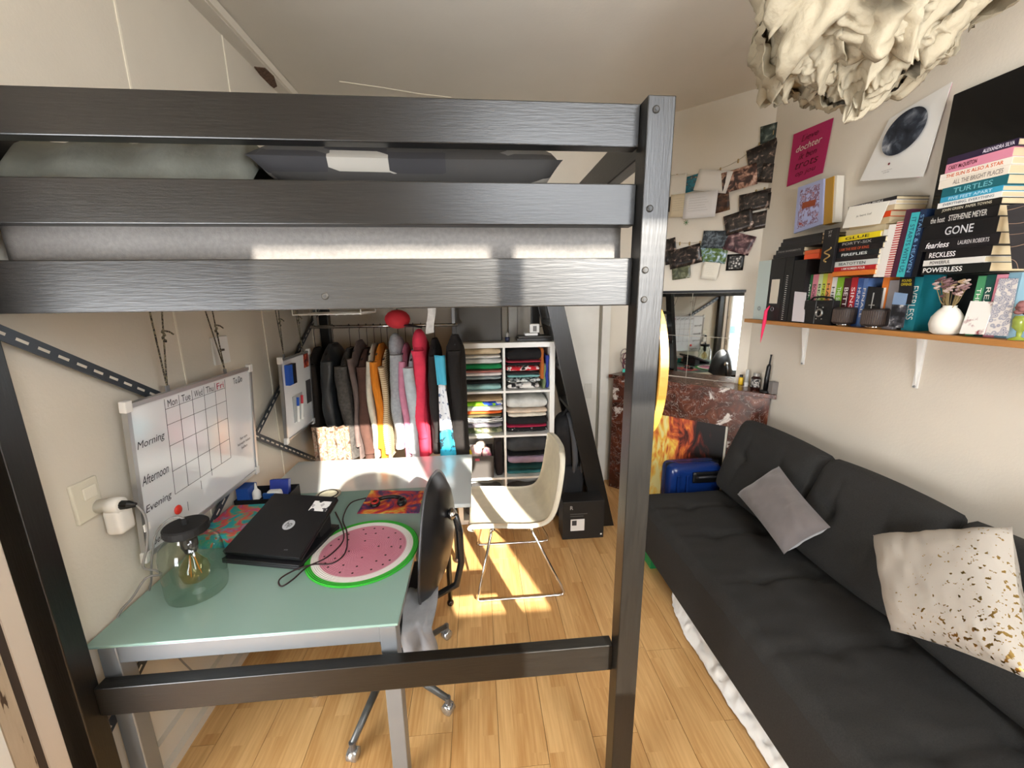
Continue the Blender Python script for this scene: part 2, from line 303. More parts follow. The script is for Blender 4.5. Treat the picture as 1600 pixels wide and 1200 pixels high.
# ================================================================ FIREPLACE on the diagonal wall
MARBLE = None
def marble():
    m, nt, b = nodes_of('red_marble'); N = nt.nodes.new; L = nt.links.new
    tc = N('ShaderNodeTexCoord'); n1 = N('ShaderNodeTexNoise'); n1.inputs['Scale'].default_value = 9; n1.inputs['Detail'].default_value = 8; n1.inputs['Distortion'].default_value = 1.2
    L(tc.outputs['Object'], n1.inputs[0]); r1 = N('ShaderNodeValToRGB'); L(n1.outputs[0], r1.inputs[0]); e = r1.color_ramp.elements
    e[0].position = .3; e[0].color = (*srgb('#33211a'), 1); e[1].position = .7; e[1].color = (*srgb('#7a4631'), 1); x = r1.color_ramp.elements.new(.52); x.color = (*srgb('#5a2f22'), 1)
    n2 = N('ShaderNodeTexNoise'); n2.inputs['Scale'].default_value = 6.5; n2.inputs['Detail'].default_value = 9; n2.inputs['Roughness'].default_value = .62; n2.inputs['Distortion'].default_value = .6
    mp = N('ShaderNodeMapping'); mp.inputs['Location'].default_value = (3.1, 1.7, 5.2); L(tc.outputs['Object'], mp.inputs[0]); L(mp.outputs[0], n2.inputs[0])
    r2 = N('ShaderNodeValToRGB'); L(n2.outputs[0], r2.inputs[0]); r2.color_ramp.elements[0].position = .60; r2.color_ramp.elements[1].position = .635
    n3 = N('ShaderNodeTexVoronoi'); n3.feature = 'DISTANCE_TO_EDGE'; n3.inputs['Scale'].default_value = 7
    ns = N('ShaderNodeVectorMath'); ns.operation = 'MULTIPLY_ADD'; L(n1.outputs['Color'], ns.inputs[0]); ns.inputs[1].default_value = (.5, .5, .5); L(tc.outputs['Object'], ns.inputs[2]); L(ns.outputs[0], n3.inputs[0])
    r3 = N('ShaderNodeValToRGB'); L(n3.outputs[0], r3.inputs[0]); r3.color_ramp.elements[0].position = .0; r3.color_ramp.elements[1].position = .022; r3.color_ramp.elements[0].color = (.5, .5, .5, 1); r3.color_ramp.elements[1].color = (0, 0, 0, 1)
    mxx = N('ShaderNodeMath'); mxx.operation = 'MAXIMUM'; L(r2.outputs[0], mxx.inputs[0]); L(r3.outputs[0], mxx.inputs[1])
    mix = N('ShaderNodeMix'); mix.data_type = 'RGBA'; L(mxx.outputs[0], mix.inputs[0]); L(r1.outputs[0], mix.inputs[6]); mix.inputs[7].default_value = (*srgb('#d9cdc2'), 1)
    L(mix.outputs[2], b.inputs['Base Color']); b.inputs['Roughness'].default_value = .22
    return m
MARBLE = marble()
# local frame: u along the wall from left to right, w out into the room
U = Vector((1, -1, 0)).normalized(); W = Vector((-1, -1, 0)).normalized()
P0 = Vector((1.45, DS-1.45, 0))
def dpt(u, w, z): return P0+U*u+W*w+Vector((0, 0, z))
def dbox(u0, u1, w0, w1, z0, z1, mb=None):
    mb = mb or MB(); lo = [dpt(u0, w1, z0), dpt(u1, w1, z0), dpt(u1, w0, z0), dpt(u0, w0, z0)]
    return mb.hexa(lo, [q+Vector((0, 0, z1-z0)) for q in lo])
fp = thing('fireplace', dpt(.45, .1, 0), 'red-brown marble corner fireplace surround with white veins', 'fireplace')
def fprism(u0, u1, w1, z0, z1, w0=.006):     # footprint between the diagonal wall and w1, cut by the right and back walls
    def cut(u, w):
        q = dpt(u, w, 0); q.x = min(q.x, WR-.006); q.y = min(q.y, YB-.006); return q
    a, b = cut(u0, w1), cut(u1, w1); c = cut(min(u1, .90), w0); d = cut(u0, w0)
    if u1 > .90:
        e = Vector((WR-.006, DS-WR-.004, 0)); pts = [a, b, e, c, d]
    else: pts = [a, b, c, d]
    n = len(pts); Z0, Z1 = Vector((0, 0, z0)), Vector((0, 0, z1))
    return MB().add([q+Z0 for q in pts]+[q+Z1 for q in pts], [tuple(range(n))[::-1], tuple(range(n, 2*n))]+[(i, (i+1) % n, (i+1) % n+n, i+n) for i in range(n)])
ob('mantel_shelf', fprism(-.12, 1.165, .27, 1.068, 1.10), MARBLE, fp, bevel=.003)
ob('frieze', fprism(-.09, 1.125, .235, .80, 1.068), MARBLE, fp)
ob('pilaster', fprism(-.09, .06, .235, 0, .80), MARBLE, fp)
ob('pilaster', fprism(.88, 1.12, .235, 0, .80, .1), MARBLE, fp)
def flames():
    m, nt, b = nodes_of('flame_print'); N = nt.nodes.new; L = nt.links.new
    tc = N('ShaderNodeTexCoord'); sp = N('ShaderNodeSeparateXYZ'); L(tc.outputs['Object'], sp.inputs[0])
    # position along the picture (x - y) and height
    al = N('ShaderNodeMath'); al.operation = 'SUBTRACT'; L(sp.outputs[0], al.inputs[0]); L(sp.outputs[1], al.inputs[1])
    mp = N('ShaderNodeCombineXYZ'); L(al.outputs[0], mp.inputs[0]); zz = N('ShaderNodeMath'); zz.operation = 'MULTIPLY'; zz.inputs[1].default_value = .45; L(sp.outputs[2], zz.inputs[0]); L(zz.outputs[0], mp.inputs[1])
    n = N('ShaderNodeTexNoise'); n.inputs['Scale'].default_value = 9; n.inputs['Detail'].default_value = 4; n.inputs['Distortion'].default_value = 1.6; L(mp.outputs[0], n.inputs[0])
    # tongue envelope: strongest left of centre, fading with height
    c = N('ShaderNodeMath'); c.operation = 'ADD'; c.inputs[1].default_value = .13; L(al.outputs[0], c.inputs[0])
    a = N('ShaderNodeMath'); a.operation = 'ABSOLUTE'; L(c.outputs[0], a.inputs[0])
    e = N('ShaderNodeMath'); e.operation = 'MULTIPLY_ADD'; e.inputs[1].default_value = -1.35; e.inputs[2].default_value = .62; L(a.outputs[0], e.inputs[0])
    h = N('ShaderNodeMath'); h.operation = 'MULTIPLY_ADD'; h.inputs[1].default_value = -.32; L(sp.outputs[2], h.inputs[0]); L(e.outputs[0], h.inputs[2])
    s = N('ShaderNodeMath'); s.operation = 'MULTIPLY_ADD'; s.inputs[1].default_value = 1.5; L(n.outputs[0], s.inputs[0]); L(h.outputs[0], s.inputs[2])
    s2 = N('ShaderNodeMath'); s2.operation = 'SUBTRACT'; s2.inputs[1].default_value = .42; L(s.outputs[0], s2.inputs[0])
    r = N('ShaderNodeValToRGB'); L(s2.outputs[0], r.inputs[0]); cr = r.color_ramp
    for p_, hx in ((.3, '#5a1d12'), (.45, '#c4512d'), (.58, '#f08a3a'), (.72, '#ffd257')): q = cr.elements.new(p_); q.color = (*srgb(hx), 1)
    cr.elements[0].position = .12; cr.elements[0].color = (*srgb('#120a08'), 1); cr.elements[-1].position = .9; cr.elements[-1].color = (*srgb('#fff0a0'), 1)
    L(r.outputs[0], b.inputs['Base Color']); b.inputs['Roughness'].default_value = .5; return m
pic = thing('fire_picture', dpt(.4, .24, 0), 'printed canvas of burning flames standing in the fireplace opening', 'picture')
ob('canvas', dbox(.065, .862, .205, .23, .005, .797), flames(), pic)
ob('canvas_edge', dbox(.862, .877, .20, .238, .005, .797), mat('#e6e0cf', .6), pic)
# mirror tiles
MIR = mat('#e9eeee', .02, 1)
mi = thing('wall_mirror', dpt(.45, 0, 1.1), 'wall mirror of square tiles above the marble mantel', 'mirror')
for i in range(2):
    for j in range(2):
        ob('mirror_tile', dbox(.095+i*.378, .095+i*.378+.3735, .004, .009, 1.105+j*.352, 1.105+j*.352+.3485), MIR, mi)
ob('top_strip', dbox(.09, .855, .003, .014, 1.808, 1.828), BLACK, mi)
# things on the mantel
def mantel(px, py):
    q = onZ(px, py, 1.101); k = min(1, (WR-.045)/q.x); return Vector((q.x*k, q.y*k, 1.1005))
q = mantel(1157, 600)
b_ = thing('yellow_bottle', q, 'small yellow bottle with black cap on the mantel', 'bottle')
ob('bottle_body', MB().lathe([(.016, 0), (.017, .004), (.017, .05), (.012, .058)], q, 16), mat('#e0b51c', .4), b_, smooth=True)
ob('cap', MB().lathe([(.011, .058), (.011, .078)], q, 12), BLACK, b_)
q = mantel(1166, 601)
b_ = thing('clear_tube', q, 'clear plastic tube with white cap standing on the mantel', 'tube')
ob('tube_body', MB().lathe([(.013, .03), (.011, .13)], q, 14), mat('#d9dcd8', .2, alpha=.6), b_, smooth=True)
ob('cap', MB().lathe([(.015, 0), (.015, .032)], q, 14), WHITE, b_)
q = mantel(1180, 603)
b_ = thing('supplement_jar', q, 'dark brown pill jar with silver lid on the mantel', 'jar')
ob('jar_body', MB().lathe([(.030, 0), (.032, .004), (.032, .085), (.02, .10)], q, 18), mat('#2a1512', .2), b_, smooth=True)
ob('jar_label', MB().lathe([(.0325, .02), (.0325, .08)], q, 18, cap=False), ramp_mat('jar_label', 'noise', [(.4, '#151316'), (.55, '#c9c4bd'), (.6, '#151316')], 40), b_)
ob('lid', MB().lathe([(.022, .10), (.022, .122)], q, 16), mat('#b9b7b2', .3, .5), b_)
q = mantel(1196, 606)
b_ = thing('electric_toothbrush', q, 'black electric toothbrush standing on its charger on the mantel', 'toothbrush')
ob('charger', MB().lathe([(.034, 0), (.036, .012), (.02, .02)], q, 18), BLACK, b_, smooth=True)
ob('handle', MB().tube([q+Vector((0, 0, .018)), q+Vector((.002, 0, .1)), q+Vector((.006, 0, .19)), q+Vector((.008, 0, .205))], [.015, .016, .014, .009], 12), BLACK, b_, smooth=True)
ob('brush_head', MB().tube([q+Vector((.008, 0, .205)), q+Vector((.012, 0, .26)), q+Vector((.013, 0, .275))], [.006, .005, .007], 8), BLACK, b_)
ob('cable', MB().tube([q+Vector((.03, .02, .006)), q+Vector((.075, -.02, .003)), q+Vector((.085, -.065, -.06)), q+Vector((.08, -.07, -.2)), q+Vector((.083, -.07, -.35))], .003, 6), BLACK, b_)
q = onX(1211, 598, 2.085)
ob('wall_charger', MB().box((2.055, q.y-.02, 1.102), (2.098, q.y+.025, 1.19)), mat('#7d7773', .5), None, bevel=.004, label='grey adapter against the wall at the end of the mantel', cat='adapter')
# jewellery tree
q = dpt(.02, .19, 1.101)
jt = thing('jewellery_holder', q, 'cluster of beaded bracelets and necklaces hanging at the mantel end', 'jewellery')
ob('stand', MB().lathe([(.045, 0), (.045, .012), (.008, .02), (.007, .22)], q, 14), mat('#3b2b26', .5), jt)
cols = ['#7a2a35', '#b9a98c', '#2b2b48', '#8d8078', '#5b1f2a', '#c7b9b0', '#3d2c2c']
for i in range(14):
    t = i*.9; h = .06+.14*random.random(); c = q+Vector((.03*math.cos(t), .03*math.sin(t), h))
    ob('bead_string', MB().tube([c+Vector((.035*math.cos(a)*math.cos(t), .035*math.cos(a)*math.sin(t), .05*math.sin(a))) for a in [k*math.pi/6 for k in range(12)]], .005, 6, closed=True), mat(cols[i % 7], .35), jt)
ob('turquoise_charm', MB().box(q+Vector((-.06, -.05, .03)), q+Vector((-.02, -.03, .06))), mat('#3fb7a4', .3), jt, bevel=.004)
# ================================================================ LOFT BED
bed = thing('loft_bed', (-.38, 2.2, 0), 'tall black-stained wooden loft bed over the desks', 'bed')
YF, YRL = 1.06, 1.105         # post front plane, rail front plane
PX0, PX1 = .429, .500; LX0, LX1 = -1.274, -1.203; YBP0, YBP1 = 3.40, 3.465
for x0, x1, y0, y1, zt in ((PX0, PX1, YF, 1.125, 2.272), (LX0, LX1, YF, 1.125, 2.272), (.462, .532, YBP0, YBP1, 2.272), (LX0, LX1, YBP0, YBP1, 2.272)):
    ob('post', MB().box((x0, y0, 0), (x1, y1, zt)), BLACKWZ, bed, bevel=.003)
for z0, z1 in ((2.171, 2.271), (1.981, 2.084), (1.771, 1.898), (.535, .638)):
    ob('rail', MB().box((LX1, YRL, z0), (PX0, YRL+.042, z1)), BLACKW, bed, bevel=.003)
for z0, z1 in ((2.171, 2.271), (1.771, 1.898)):
    ob('rail', MB().box((LX1, 3.41, z0), (.462, 3.452, z1)), BLACKW, bed, bevel=.003)
for x in (.434, LX0+.015):
    for z0, z1 in ((2.15, 2.25), (1.771, 1.898)):
        ob('end_rail', MB().box((x, 1.125, z0), (x+.042, YBP0, z1)), BLACKWY, bed, bevel=.003)
for i in range(14):
    y = 1.22+i*.165
    ob('bed_slat', MB().box((LX0+.06, y, 1.80), (.434, y+.07, 1.82)), mat('#b59a6c', .6), bed)
def bolt(px, py, Y, r=.009):
    q = onY(px, py, Y)
    M = Matrix.Translation(q) @ Matrix.Rotation(math.pi/2, 4, 'X')
    b = ob('bolt', MB(M).lathe([(r, 0), (r, .002), (r*.7, .004)], (0, 0, 0), 14), mat('#2e2c29', .45, .4), bed)
    ob('bolt_socket', MB(M).lathe([(r*.45, .004), (r*.45, .0052)], (0, 0, 0), 6), BLACK, b)
for px, py in ((1025, 171), (1015, 326), (1008, 422), (1006, 468)): bolt(px, py, YF)
bolt(508, 463, YRL)
# ladder leaning on the right end
lad = [((.968, 0), (.50, 1.84))]
for Y in (2.80, 3.22):
    a = Vector((.968, Y, 0)); b = Vector((.528, Y, 1.80)); dx = .075
    ob('ladder_stringer', MB().hexa([(a.x-dx, Y, 0), (a.x+dx, Y, 0), (a.x+dx, Y+.04, 0), (a.x-dx, Y+.04, 0)], [(b.x-dx+.02, Y, 1.8), (b.x+dx-.01, Y, 1.8), (b.x+dx-.01, Y+.04, 1.8), (b.x-dx+.02, Y+.04, 1.8)]), BLACKWZ, bed, bevel=.002)
for i in range(5):
    z = .32+i*.32; x = .968-.44*z/1.8
    ob('ladder_rung', MB().box((x-.06, 2.84, z-.015), (x+.06, 3.22, z+.015)), BLACKWY, bed, bevel=.002)
# slotted steel braces crossing along the left wall
ANG = mat('#4a5057', .45, .5)
def brace(p, q, nslots, h=.038):
    p, q = Vector(p), Vector(q); d = (q-p).normalized(); n = Vector((1, 0, 0)); s = n.cross(d).normalized(); L = (q-p).length
    br = ob('steel_brace', MB().bar(p, q, .004, h, s).bar(p+s*h/2-n*.012, q+s*h/2-n*.012, .026, .004, s), ANG, bed)
    for i in range(nslots):
        c = p+d*(L*(i+.5)/nslots); a = d*(L/nslots*.28)
        ob('slot', MB().bar(c-a+n*.0022, c+a+n*.0022, .001, .008, s), mat('#d8d2c4', .7), br)
brace((-1.238, 1.13, 1.74), (-1.238, 3.38, .335), 46)
brace((-1.250, 3.38, 1.72), (-1.250, 1.13, .40), 46)
# bedding
MGREY = mat('#6c6966', .95, var=.12, scale=90, bump=.15, bscale=300)
mt = thing('mattress', (-.4, 2.2, 1.82), 'grey mattress lying on the loft bed behind the rails', 'mattress')
def soft_box(a, b, nx, ny, nz, amp, sc, seed, r=.02):
    mb = MB(); a, b = Vector(a), Vector(b); vs = {}; fs = []
    N = (nx, ny, nz)
    def vid(i, j, k):
        if (i, j, k) not in vs:
            t = Vector((i/nx, j/ny, k/nz)); p = Vector((a.x+(b.x-a.x)*t.x, a.y+(b.y-a.y)*t.y, a.z+(b.z-a.z)*t.z))
            c = Vector((min(max(p.x, a.x+r), b.x-r), min(max(p.y, a.y+r), b.y-r), min(max(p.z, a.z+r), b.z-r)))
            d = p-c
            if d.length > 1e-6: p = c+d.normalized()*r
            p += noise.noise_vector((p+Vector((seed, seed*2, 0)))*sc)*amp
            vs[(i, j, k)] = (len(vs), p)
        return vs[(i, j, k)][0]
    for i in range(nx):
        for j in range(ny):
            fs += [(vid(i, j, 0), vid(i, j+1, 0), vid(i+1, j+1, 0), vid(i+1, j, 0)), (vid(i, j, nz), vid(i+1, j, nz), vid(i+1, j+1, nz), vid(i, j+1, nz))]
    for i in range(nx):
        for k in range(nz):
            fs += [(vid(i, 0, k), vid(i+1, 0, k), vid(i+1, 0, k+1), vid(i, 0, k+1)), (vid(i, ny, k), vid(i, ny, k+1), vid(i+1, ny, k+1), vid(i+1, ny, k))]
    for j in range(ny):
        for k in range(nz):
            fs += [(vid(0, j, k), vid(0, j, k+1), vid(0, j+1, k+1), vid(0, j+1, k)), (vid(nx, j, k), vid(nx, j+1, k), vid(nx, j+1, k+1), vid(nx, j, k+1))]
    return mb.add([p for _, p in sorted(vs.values(), key=lambda t: t[0])], fs)
ob('mattress_body', soft_box((-1.19, 1.16, 1.825), (.425, 3.38, 2.04), 40, 30, 6, .006, 9, 1, .03), MGREY, mt, smooth=True)
def cloth(x0, x1, seed, zt, m, name, parent=None, **k):
    def fn(u, v):
        x = x0+(x1-x0)*u; y = 1.17+.9*v
        z = zt*(min(1, v*9)**.6)*(1-.15*v)*min(1, (1-abs(2*u-1))*9+.35)**.5
        z += .02*noise.noise(Vector((x*7, y*7, seed)))+.012*abs(noise.noise(Vector((x*22, y*15, seed))))
        return (x, y-.01*math.sin(x*30)*(1-v), 2.045+z)
    return ob(name, MB().grid(fn, 70, 26), m, parent, smooth=True, solid=.006, **k)
cloth(-1.19, -.575, 3, .175, mat('#5f6058', .95, var=.15, scale=14, bump=.3, bscale=30), 'duvet', label='crumpled pale grey duvet lying on the mattress beside the pillow', cat='duvet')
# pillow with checked slip
def checker(name, cols, sc):
    return ramp_mat(name, 'cells', [(i/len(cols), c) for i, c in enumerate(cols)], sc, .9, const=True)
def pillow_mesh(c, ux, uy, n, w, h, t, seed=0, nu=26, nv=18, wr=.006):
    c, ux, uy, n = Vector(c), Vector(ux).normalized(), Vector(uy).normalized(), Vector(n).normalized(); mb = MB()
    for sgn in (1, -1):
        def fn(u, v):
            a, b = 2*u-1, 2*v-1
            if sgn < 0: a = -a
            e = (1-a**4)*(1-b**4); pinch = 1-.05*(1-(abs(a)*abs(b)))
            hgt = t/2*max(0, e)**.55 + (wr*noise.noise(Vector((a*4+seed, b*4, sgn)))+wr*.7*noise.noise(Vector((a*10+seed, b*3, sgn))))*min(1, e*3)
            return c+ux*(a*w/2*pinch)+uy*(b*h/2*pinch)+n*(sgn*hgt)
        mb.grid(fn, nu, nv)
    return mb
def quilt():
    m = ramp_mat('patchwork_print', 'cells', [(0, '#29282a'), (.25, '#474543'), (.45, '#696662'), (.6, '#363432'), (.92, '#9a958c')], 13, .9, mscale=(.5, .8, 1.6), const=True)
    for n in m.node_tree.nodes:
        if n.type == 'TEX_VORONOI': n.distance = 'CHEBYCHEV'; n.inputs['Randomness'].default_value = .25
    return m
pl = thing('bed_pillow', (-.17, 1.4, 2.05), 'dark patchwork bed pillow lying on the mattress', 'pillow')
ob('pillow_body', pillow_mesh((-.165, 1.44, 2.158), (1, 0, 0), (0, 1, .0), (0, 0, 1), .82, .54, .20, 2, 34, 22, .01), quilt(), pl, smooth=True)
# ================================================================ DESKS
GLASS = mat('#8fada2', .10, var=.02, scale=3, spec=.6)
DESKG = mat('#8f9498', .35, .5)
dk = thing('glass_desk', (-.78, 1.6, 0), 'grey metal desk with pale teal frosted glass top', 'desk')
DX0, DX1, DY0, DY1 = -1.225, -.30, 1.165, 1.95
ob('glass_top', MB().box((-1.262, 1.163, .727), (-.292, 2.15, .737)), GLASS, dk, bevel=.003)
ob('apron', MB().box((DX0+.055, DY0+.003, .665), (DX1-.055, DY0+.03, .725)), DESKG, dk, bevel=.002)
ob('apron', MB().box((DX0+.055, DY1-.03, .665), (DX1-.055, DY1-.003, .70)), DESKG, dk, bevel=.002)
for x in (DX0+.004, DX1-.030): ob('apron', MB().box((x, DY0+.055, .665), (x+.026, DY1-.055, .725)), DESKG, dk, bevel=.002)
for x in (DX0, DX1-.055):
    for y in (DY0, DY1-.055): ob('leg', MB().box((x, y, 0), (x+.055, y+.055, .725)), DESKG, dk, bevel=.003)
wd = thing('white_desk', (-.66, 2.3, 0), 'white lacquered desk standing behind the glass desk', 'desk')
ob('desk_top', MB().box((-1.225, 1.955, .702), (-.06, 2.64, .7255)), mat('#cdd3d1', .18, spec=.6), wd, bevel=.004)
LEGD = mat('#2a2826', .25, .6)
for x, y in ((-.185, 2.47), (-.205, 2.075), (-1.1, 2.07), (-1.1, 2.47)):
    lg = ob('leg', MB().tube([(x, y, .70), (x, y, .04)], [.022, .013], 12), LEGD, wd, smooth=True)
    ob('ball_foot', MB().ball((x, y, .021), .021, 12), mat('#3a2a20', .15, .4), lg, smooth=True)
ob('under_frame', MB().box((-1.12, 2.06, .668), (-.16, 2.09, .70)).box((-1.12, 2.46, .668), (-.16, 2.49, .70)), STEEL, wd)
# ---- white chair on a chrome sled frame
wc = thing('white_sled_chair', (.2, 2.38, 0), 'cream leather chair with bent shell and chrome sled frame', 'chair')
prof = [(-.085, .425), (-.06, .445), (.1, .44), (.27, .428), (.37, .44), (.425, .49), (.455, .58), (.475, .70), (.487, .80), (.492, .875)]
def chain(pr, n):
    out = []
    for i in range(n):
        t = i/(n-1)*(len(pr)-1); k = min(int(t), len(pr)-2); f = t-k
        p = [pr[max(k-1, 0)], pr[k], pr[k+1], pr[min(k+2, len(pr)-1)]]
        out.append(tuple(.5*(2*p[1][c]+(p[2][c]-p[0][c])*f+(2*p[0][c]-5*p[1][c]+4*p[2][c]-p[3][c])*f*f+(3*p[1][c]-p[0][c]-3*p[2][c]+p[3][c])*f**3) for c in range(len(pr[0]))))
    return out
def shell():
    pts = chain(prof, 40); th = .032; n = len(pts); mb = MB(); nv = 16; top = []
    for lay in (0, 1):
        vs = []
        for i, (x, z) in enumerate(pts):
            a = pts[max(i-1, 0)]; b = pts[min(i+1, n-1)]; d = Vector((b[0]-a[0], 0, b[1]-a[1])).normalized(); nn = Vector((-d.z, 0, d.x))
            t = i/(n-1)
            hw = .245*(1-.10*max(0, (t-.7)/.3)**2)
            if t > .93: hw *= 1-.18*((t-.93)/.07)**2
            for j in range(nv):
                s_ = -1+2*j/(nv-1); curl = .022*abs(s_)**3*(1 if t > .1 else t*10)
                p = Vector((x, 2.42+s_*hw, z))+nn*(curl-lay*th)
                vs.append(p)
        top.append(vs)
    for lay in (0, 1):
        fs = []
        for i in range(n-1):
            for j in range(nv-1):
                a = i*nv+j; q = (a, a+nv, a+nv+1, a+1); fs.append(q if lay == 0 else q[::-1])
        mb.add(top[lay], fs)
    N = n*nv; ring = [(i*nv) for i in range(n)]+[(n-1)*nv+j for j in range(1, nv)]+[i*nv+nv-1 for i in range(n-2, -1, -1)]+[j for j in range(nv-2, 0, -1)]
    mb.f += [(ring[k], ring[(k+1) % len(ring)], ring[(k+1) % len(ring)]+N, ring[k]+N) for k in range(len(ring))]
    return mb
ob('seat_shell', shell(), mat('#e3dcc7', .5, var=.05, scale=20, bump=.08, bscale=150), wc, smooth=True)
for y, s_ in ((2.085, 1), (2.64, -1)):
    q = Vector((0, y, 0)); yi = y+s_*.10
    pts = [(.05, yi, .425), (.045, y+s_*.07, .40), (-.035, y+.004*s_, .06), (-.045, y, .022), (-.03, y, .010), (.0, y, .009), (.44, y, .009), (.475, y, .012), (.482, y, .03), (.47, y+.004*s_, .06), (.30, y+s_*.07, .40), (.29, yi, .422)]
    ob('sled_leg', MB().tube(pts, .0085, 8), CHROME, wc, smooth=True)
ob('cross_bar', MB().tube([(.06, 2.18, .415), (.06, 2.55, .415)], .009, 8).tube([(.28, 2.18, .41), (.28, 2.55, .41)], .009, 8), CHROME, wc, smooth=True)
# ---- black office chair under the desk
oc = thing('office_chair', (-.46, 1.62, 0), 'black padded office chair with grey five-star base on chrome casters', 'chair')
c0 = Vector((-.46, 1.62, 0))
ob('hub', MB().lathe([(.03, .08), (.035, .12), (.025, .14), (.022, .42)], c0, 16), DGREY, oc, smooth=True)
for a in (-104, -32, 42, 114, 186):
    a = math.radians(a); d = Vector((math.cos(a), math.sin(a), 0)); e = c0+d*.335
    lg = ob('base_arm', MB().tube([c0+d*.02+Vector((0, 0, .12)), e+Vector((0, 0, .075))], [.020, .013], 10), mat('#5b5c5a', .35, .4), oc, smooth=True)
    ob('caster_stem', MB().tube([e+Vector((0, 0, .085)), e+Vector((0, 0, .045))], .013, 10), mat('#77787a', .3, .6), lg)
    side = Vector((-d.y, d.x, 0)); w = e-d*.0
    M = Matrix.Translation(w+Vector((0, 0, .026))) @ side.to_track_quat('Z', 'Y').to_matrix().to_4x4()
    ob('caster_wheel', MB(M).lathe([(.018, -.022), (.026, -.018), (.026, .018), (.018, .022)], (0, 0, 0), 16), mat('#b9bcbe', .15, .8), lg, smooth=True)
ob('seat_pad', soft_box((-.66, 1.40, .42), (-.25, 1.84, .50), 12, 12, 4, .003, 5, 4, .035), mat('#17171a', .5), oc, smooth=True)
# backrest: padded oval slab, slightly turned
bx, by, bz = -.178, 1.64, .745
ax = Vector((.10, .40, 0)).normalized(); nr = Vector((-ax.y, ax.x, 0))
def back(sgn):
    def fn(u, v):
        a = 2*math.pi*u; r = v; X = math.copysign(abs(math.cos(a))**.8, math.cos(a))*r; Z = math.copysign(abs(math.sin(a))**.85, math.sin(a))*r
        wz = .30*Z; w = .215*X*(1-.25*max(0, Z)); t = .028*(1-r**4)**.5
        bow = .05*(Z**2)-.02*Z+.03*X*X
        return Vector((bx, by, bz))+ax*w+Vector((0, 0, wz))+nr*(sgn*t+bow)
    return fn
ob('backrest', MB().grid(back(1), 40, 8, closed_u=True).grid(back(-1), 40, 8, closed_u=True), mat('#1a1a1c', .35), oc, smooth=True)
ob('piping', MB().tube([back(0)(k/48, 1) for k in range(48)], .006, 6, closed=True), mat('#3a3a3c', .4), oc, smooth=True)
rr = Vector((.06, -.012, 0))
ob('back_bracket', MB().tube([Vector((bx, by, .86))-nr*.02, Vector((bx, by, .85))-nr*.06, Vector((bx, by, .78))-nr*.075, Vector((bx, by, .62))-nr*.078, Vector((bx, by, .50))-nr*.05, Vector((bx-.06, by, .43))-nr*.0, Vector((bx-.2, by-.02, .405))], .016, 10), mat('#4a4b4c', .2, .8), oc, smooth=True)
ob('bracket_knob', MB().ball(Vector((bx, by, .86))-nr*.045, (.022, .03, .026), 12), CHROME, oc, smooth=True)
def drape(u, v):
    x = -.34+.13*u; z = .515-.20*max(0, v-.35)/.65; y = 1.60-.22*min(1, v/.35) if v < .35 else 1.38-.02*math.sin(u*9)
    return (x+.02*noise.noise(Vector((u*4, v*4, 2)))+.03*max(0, v-.35), y, z+.01*noise.noise(Vector((u*6, v*6, 0))))
ob('draped_shirt', MB().grid(drape, 14, 18), mat('#9a9a9c', .9, var=.1, scale=20), None, smooth=True, solid=.01, label='grey cloth garment hanging over the office chair seat', cat='garment')
# ================================================================ ON THE DESK
TZ = .7385
# jar lamp
jc = Vector((-1.062, 1.392, TZ)); jl = thing('jar_lamp', jc, 'clear glass jar table lamp with black lid and filament bulb', 'lamp')
JG = clear_glass('jar_glass', (.86, .91, .88))
ob('glass_jar', MB().lathe([(.02, .0), (.078, 0), (.092, .008), (.096, .03), (.096, .17), (.09, .20), (.072, .222), (.062, .235), (.062, .25)], jc, 32, cap=False), JG, jl, smooth=True)
ob('lid', MB().lathe([(.066, .246), (.069, .25), (.069, .272), (.064, .277)], jc, 28), BLACKM, jl)
ob('lid_knob', MB().lathe([(.010, .277), (.010, .295), (.006, .30)], jc, 12), BLACKM, jl)
ob('lamp_socket', MB().lathe([(.026, .246), (.026, .19), (.020, .175), (.018, .165)], jc, 16), BLACK, jl)
bb = ob('bulb', MB().lathe([(.013, .168), (.018, .15), (.042, .115), (.047, .09), (.04, .06), (.02, .045), (.004, .043)], jc, 20), clear_glass('amber_bulb', (.95, .86, .62)), jl, smooth=True)
for k in range(4):
    a = k*1.57; ob('filament', MB().tube([jc+Vector((.008*math.cos(a), .008*math.sin(a), .15)), jc+Vector((.022*math.cos(a), .022*math.sin(a), .075))], .0013, 5), mat('#c98a3a', .4), bb)
gc = mat('#8d8b88', .7)
def pxpath(pts, X=None, Z=None): return [onX(x, y, X) if X is not None else onZ(x, y, Z) for x, y in pts]
def smooth_path(pts, n): return [Vector(p) for p in chain([tuple(p) for p in pts], n)]
top = jc+Vector((0, 0, .298))
ob('power_cord', MB().tube(smooth_path([top, top+Vector((-.03, -.01, .012)), (-1.15, 1.38, 1.0), (-1.18, 1.37, .9), (-1.225, 1.40, .79), (-1.262, 1.42, .70), (-1.266, 1.44, .5), (-1.262, 1.55, .2), (-1.25, 1.6, .14)], 40), .0035, 6), gc, jl, smooth=True)
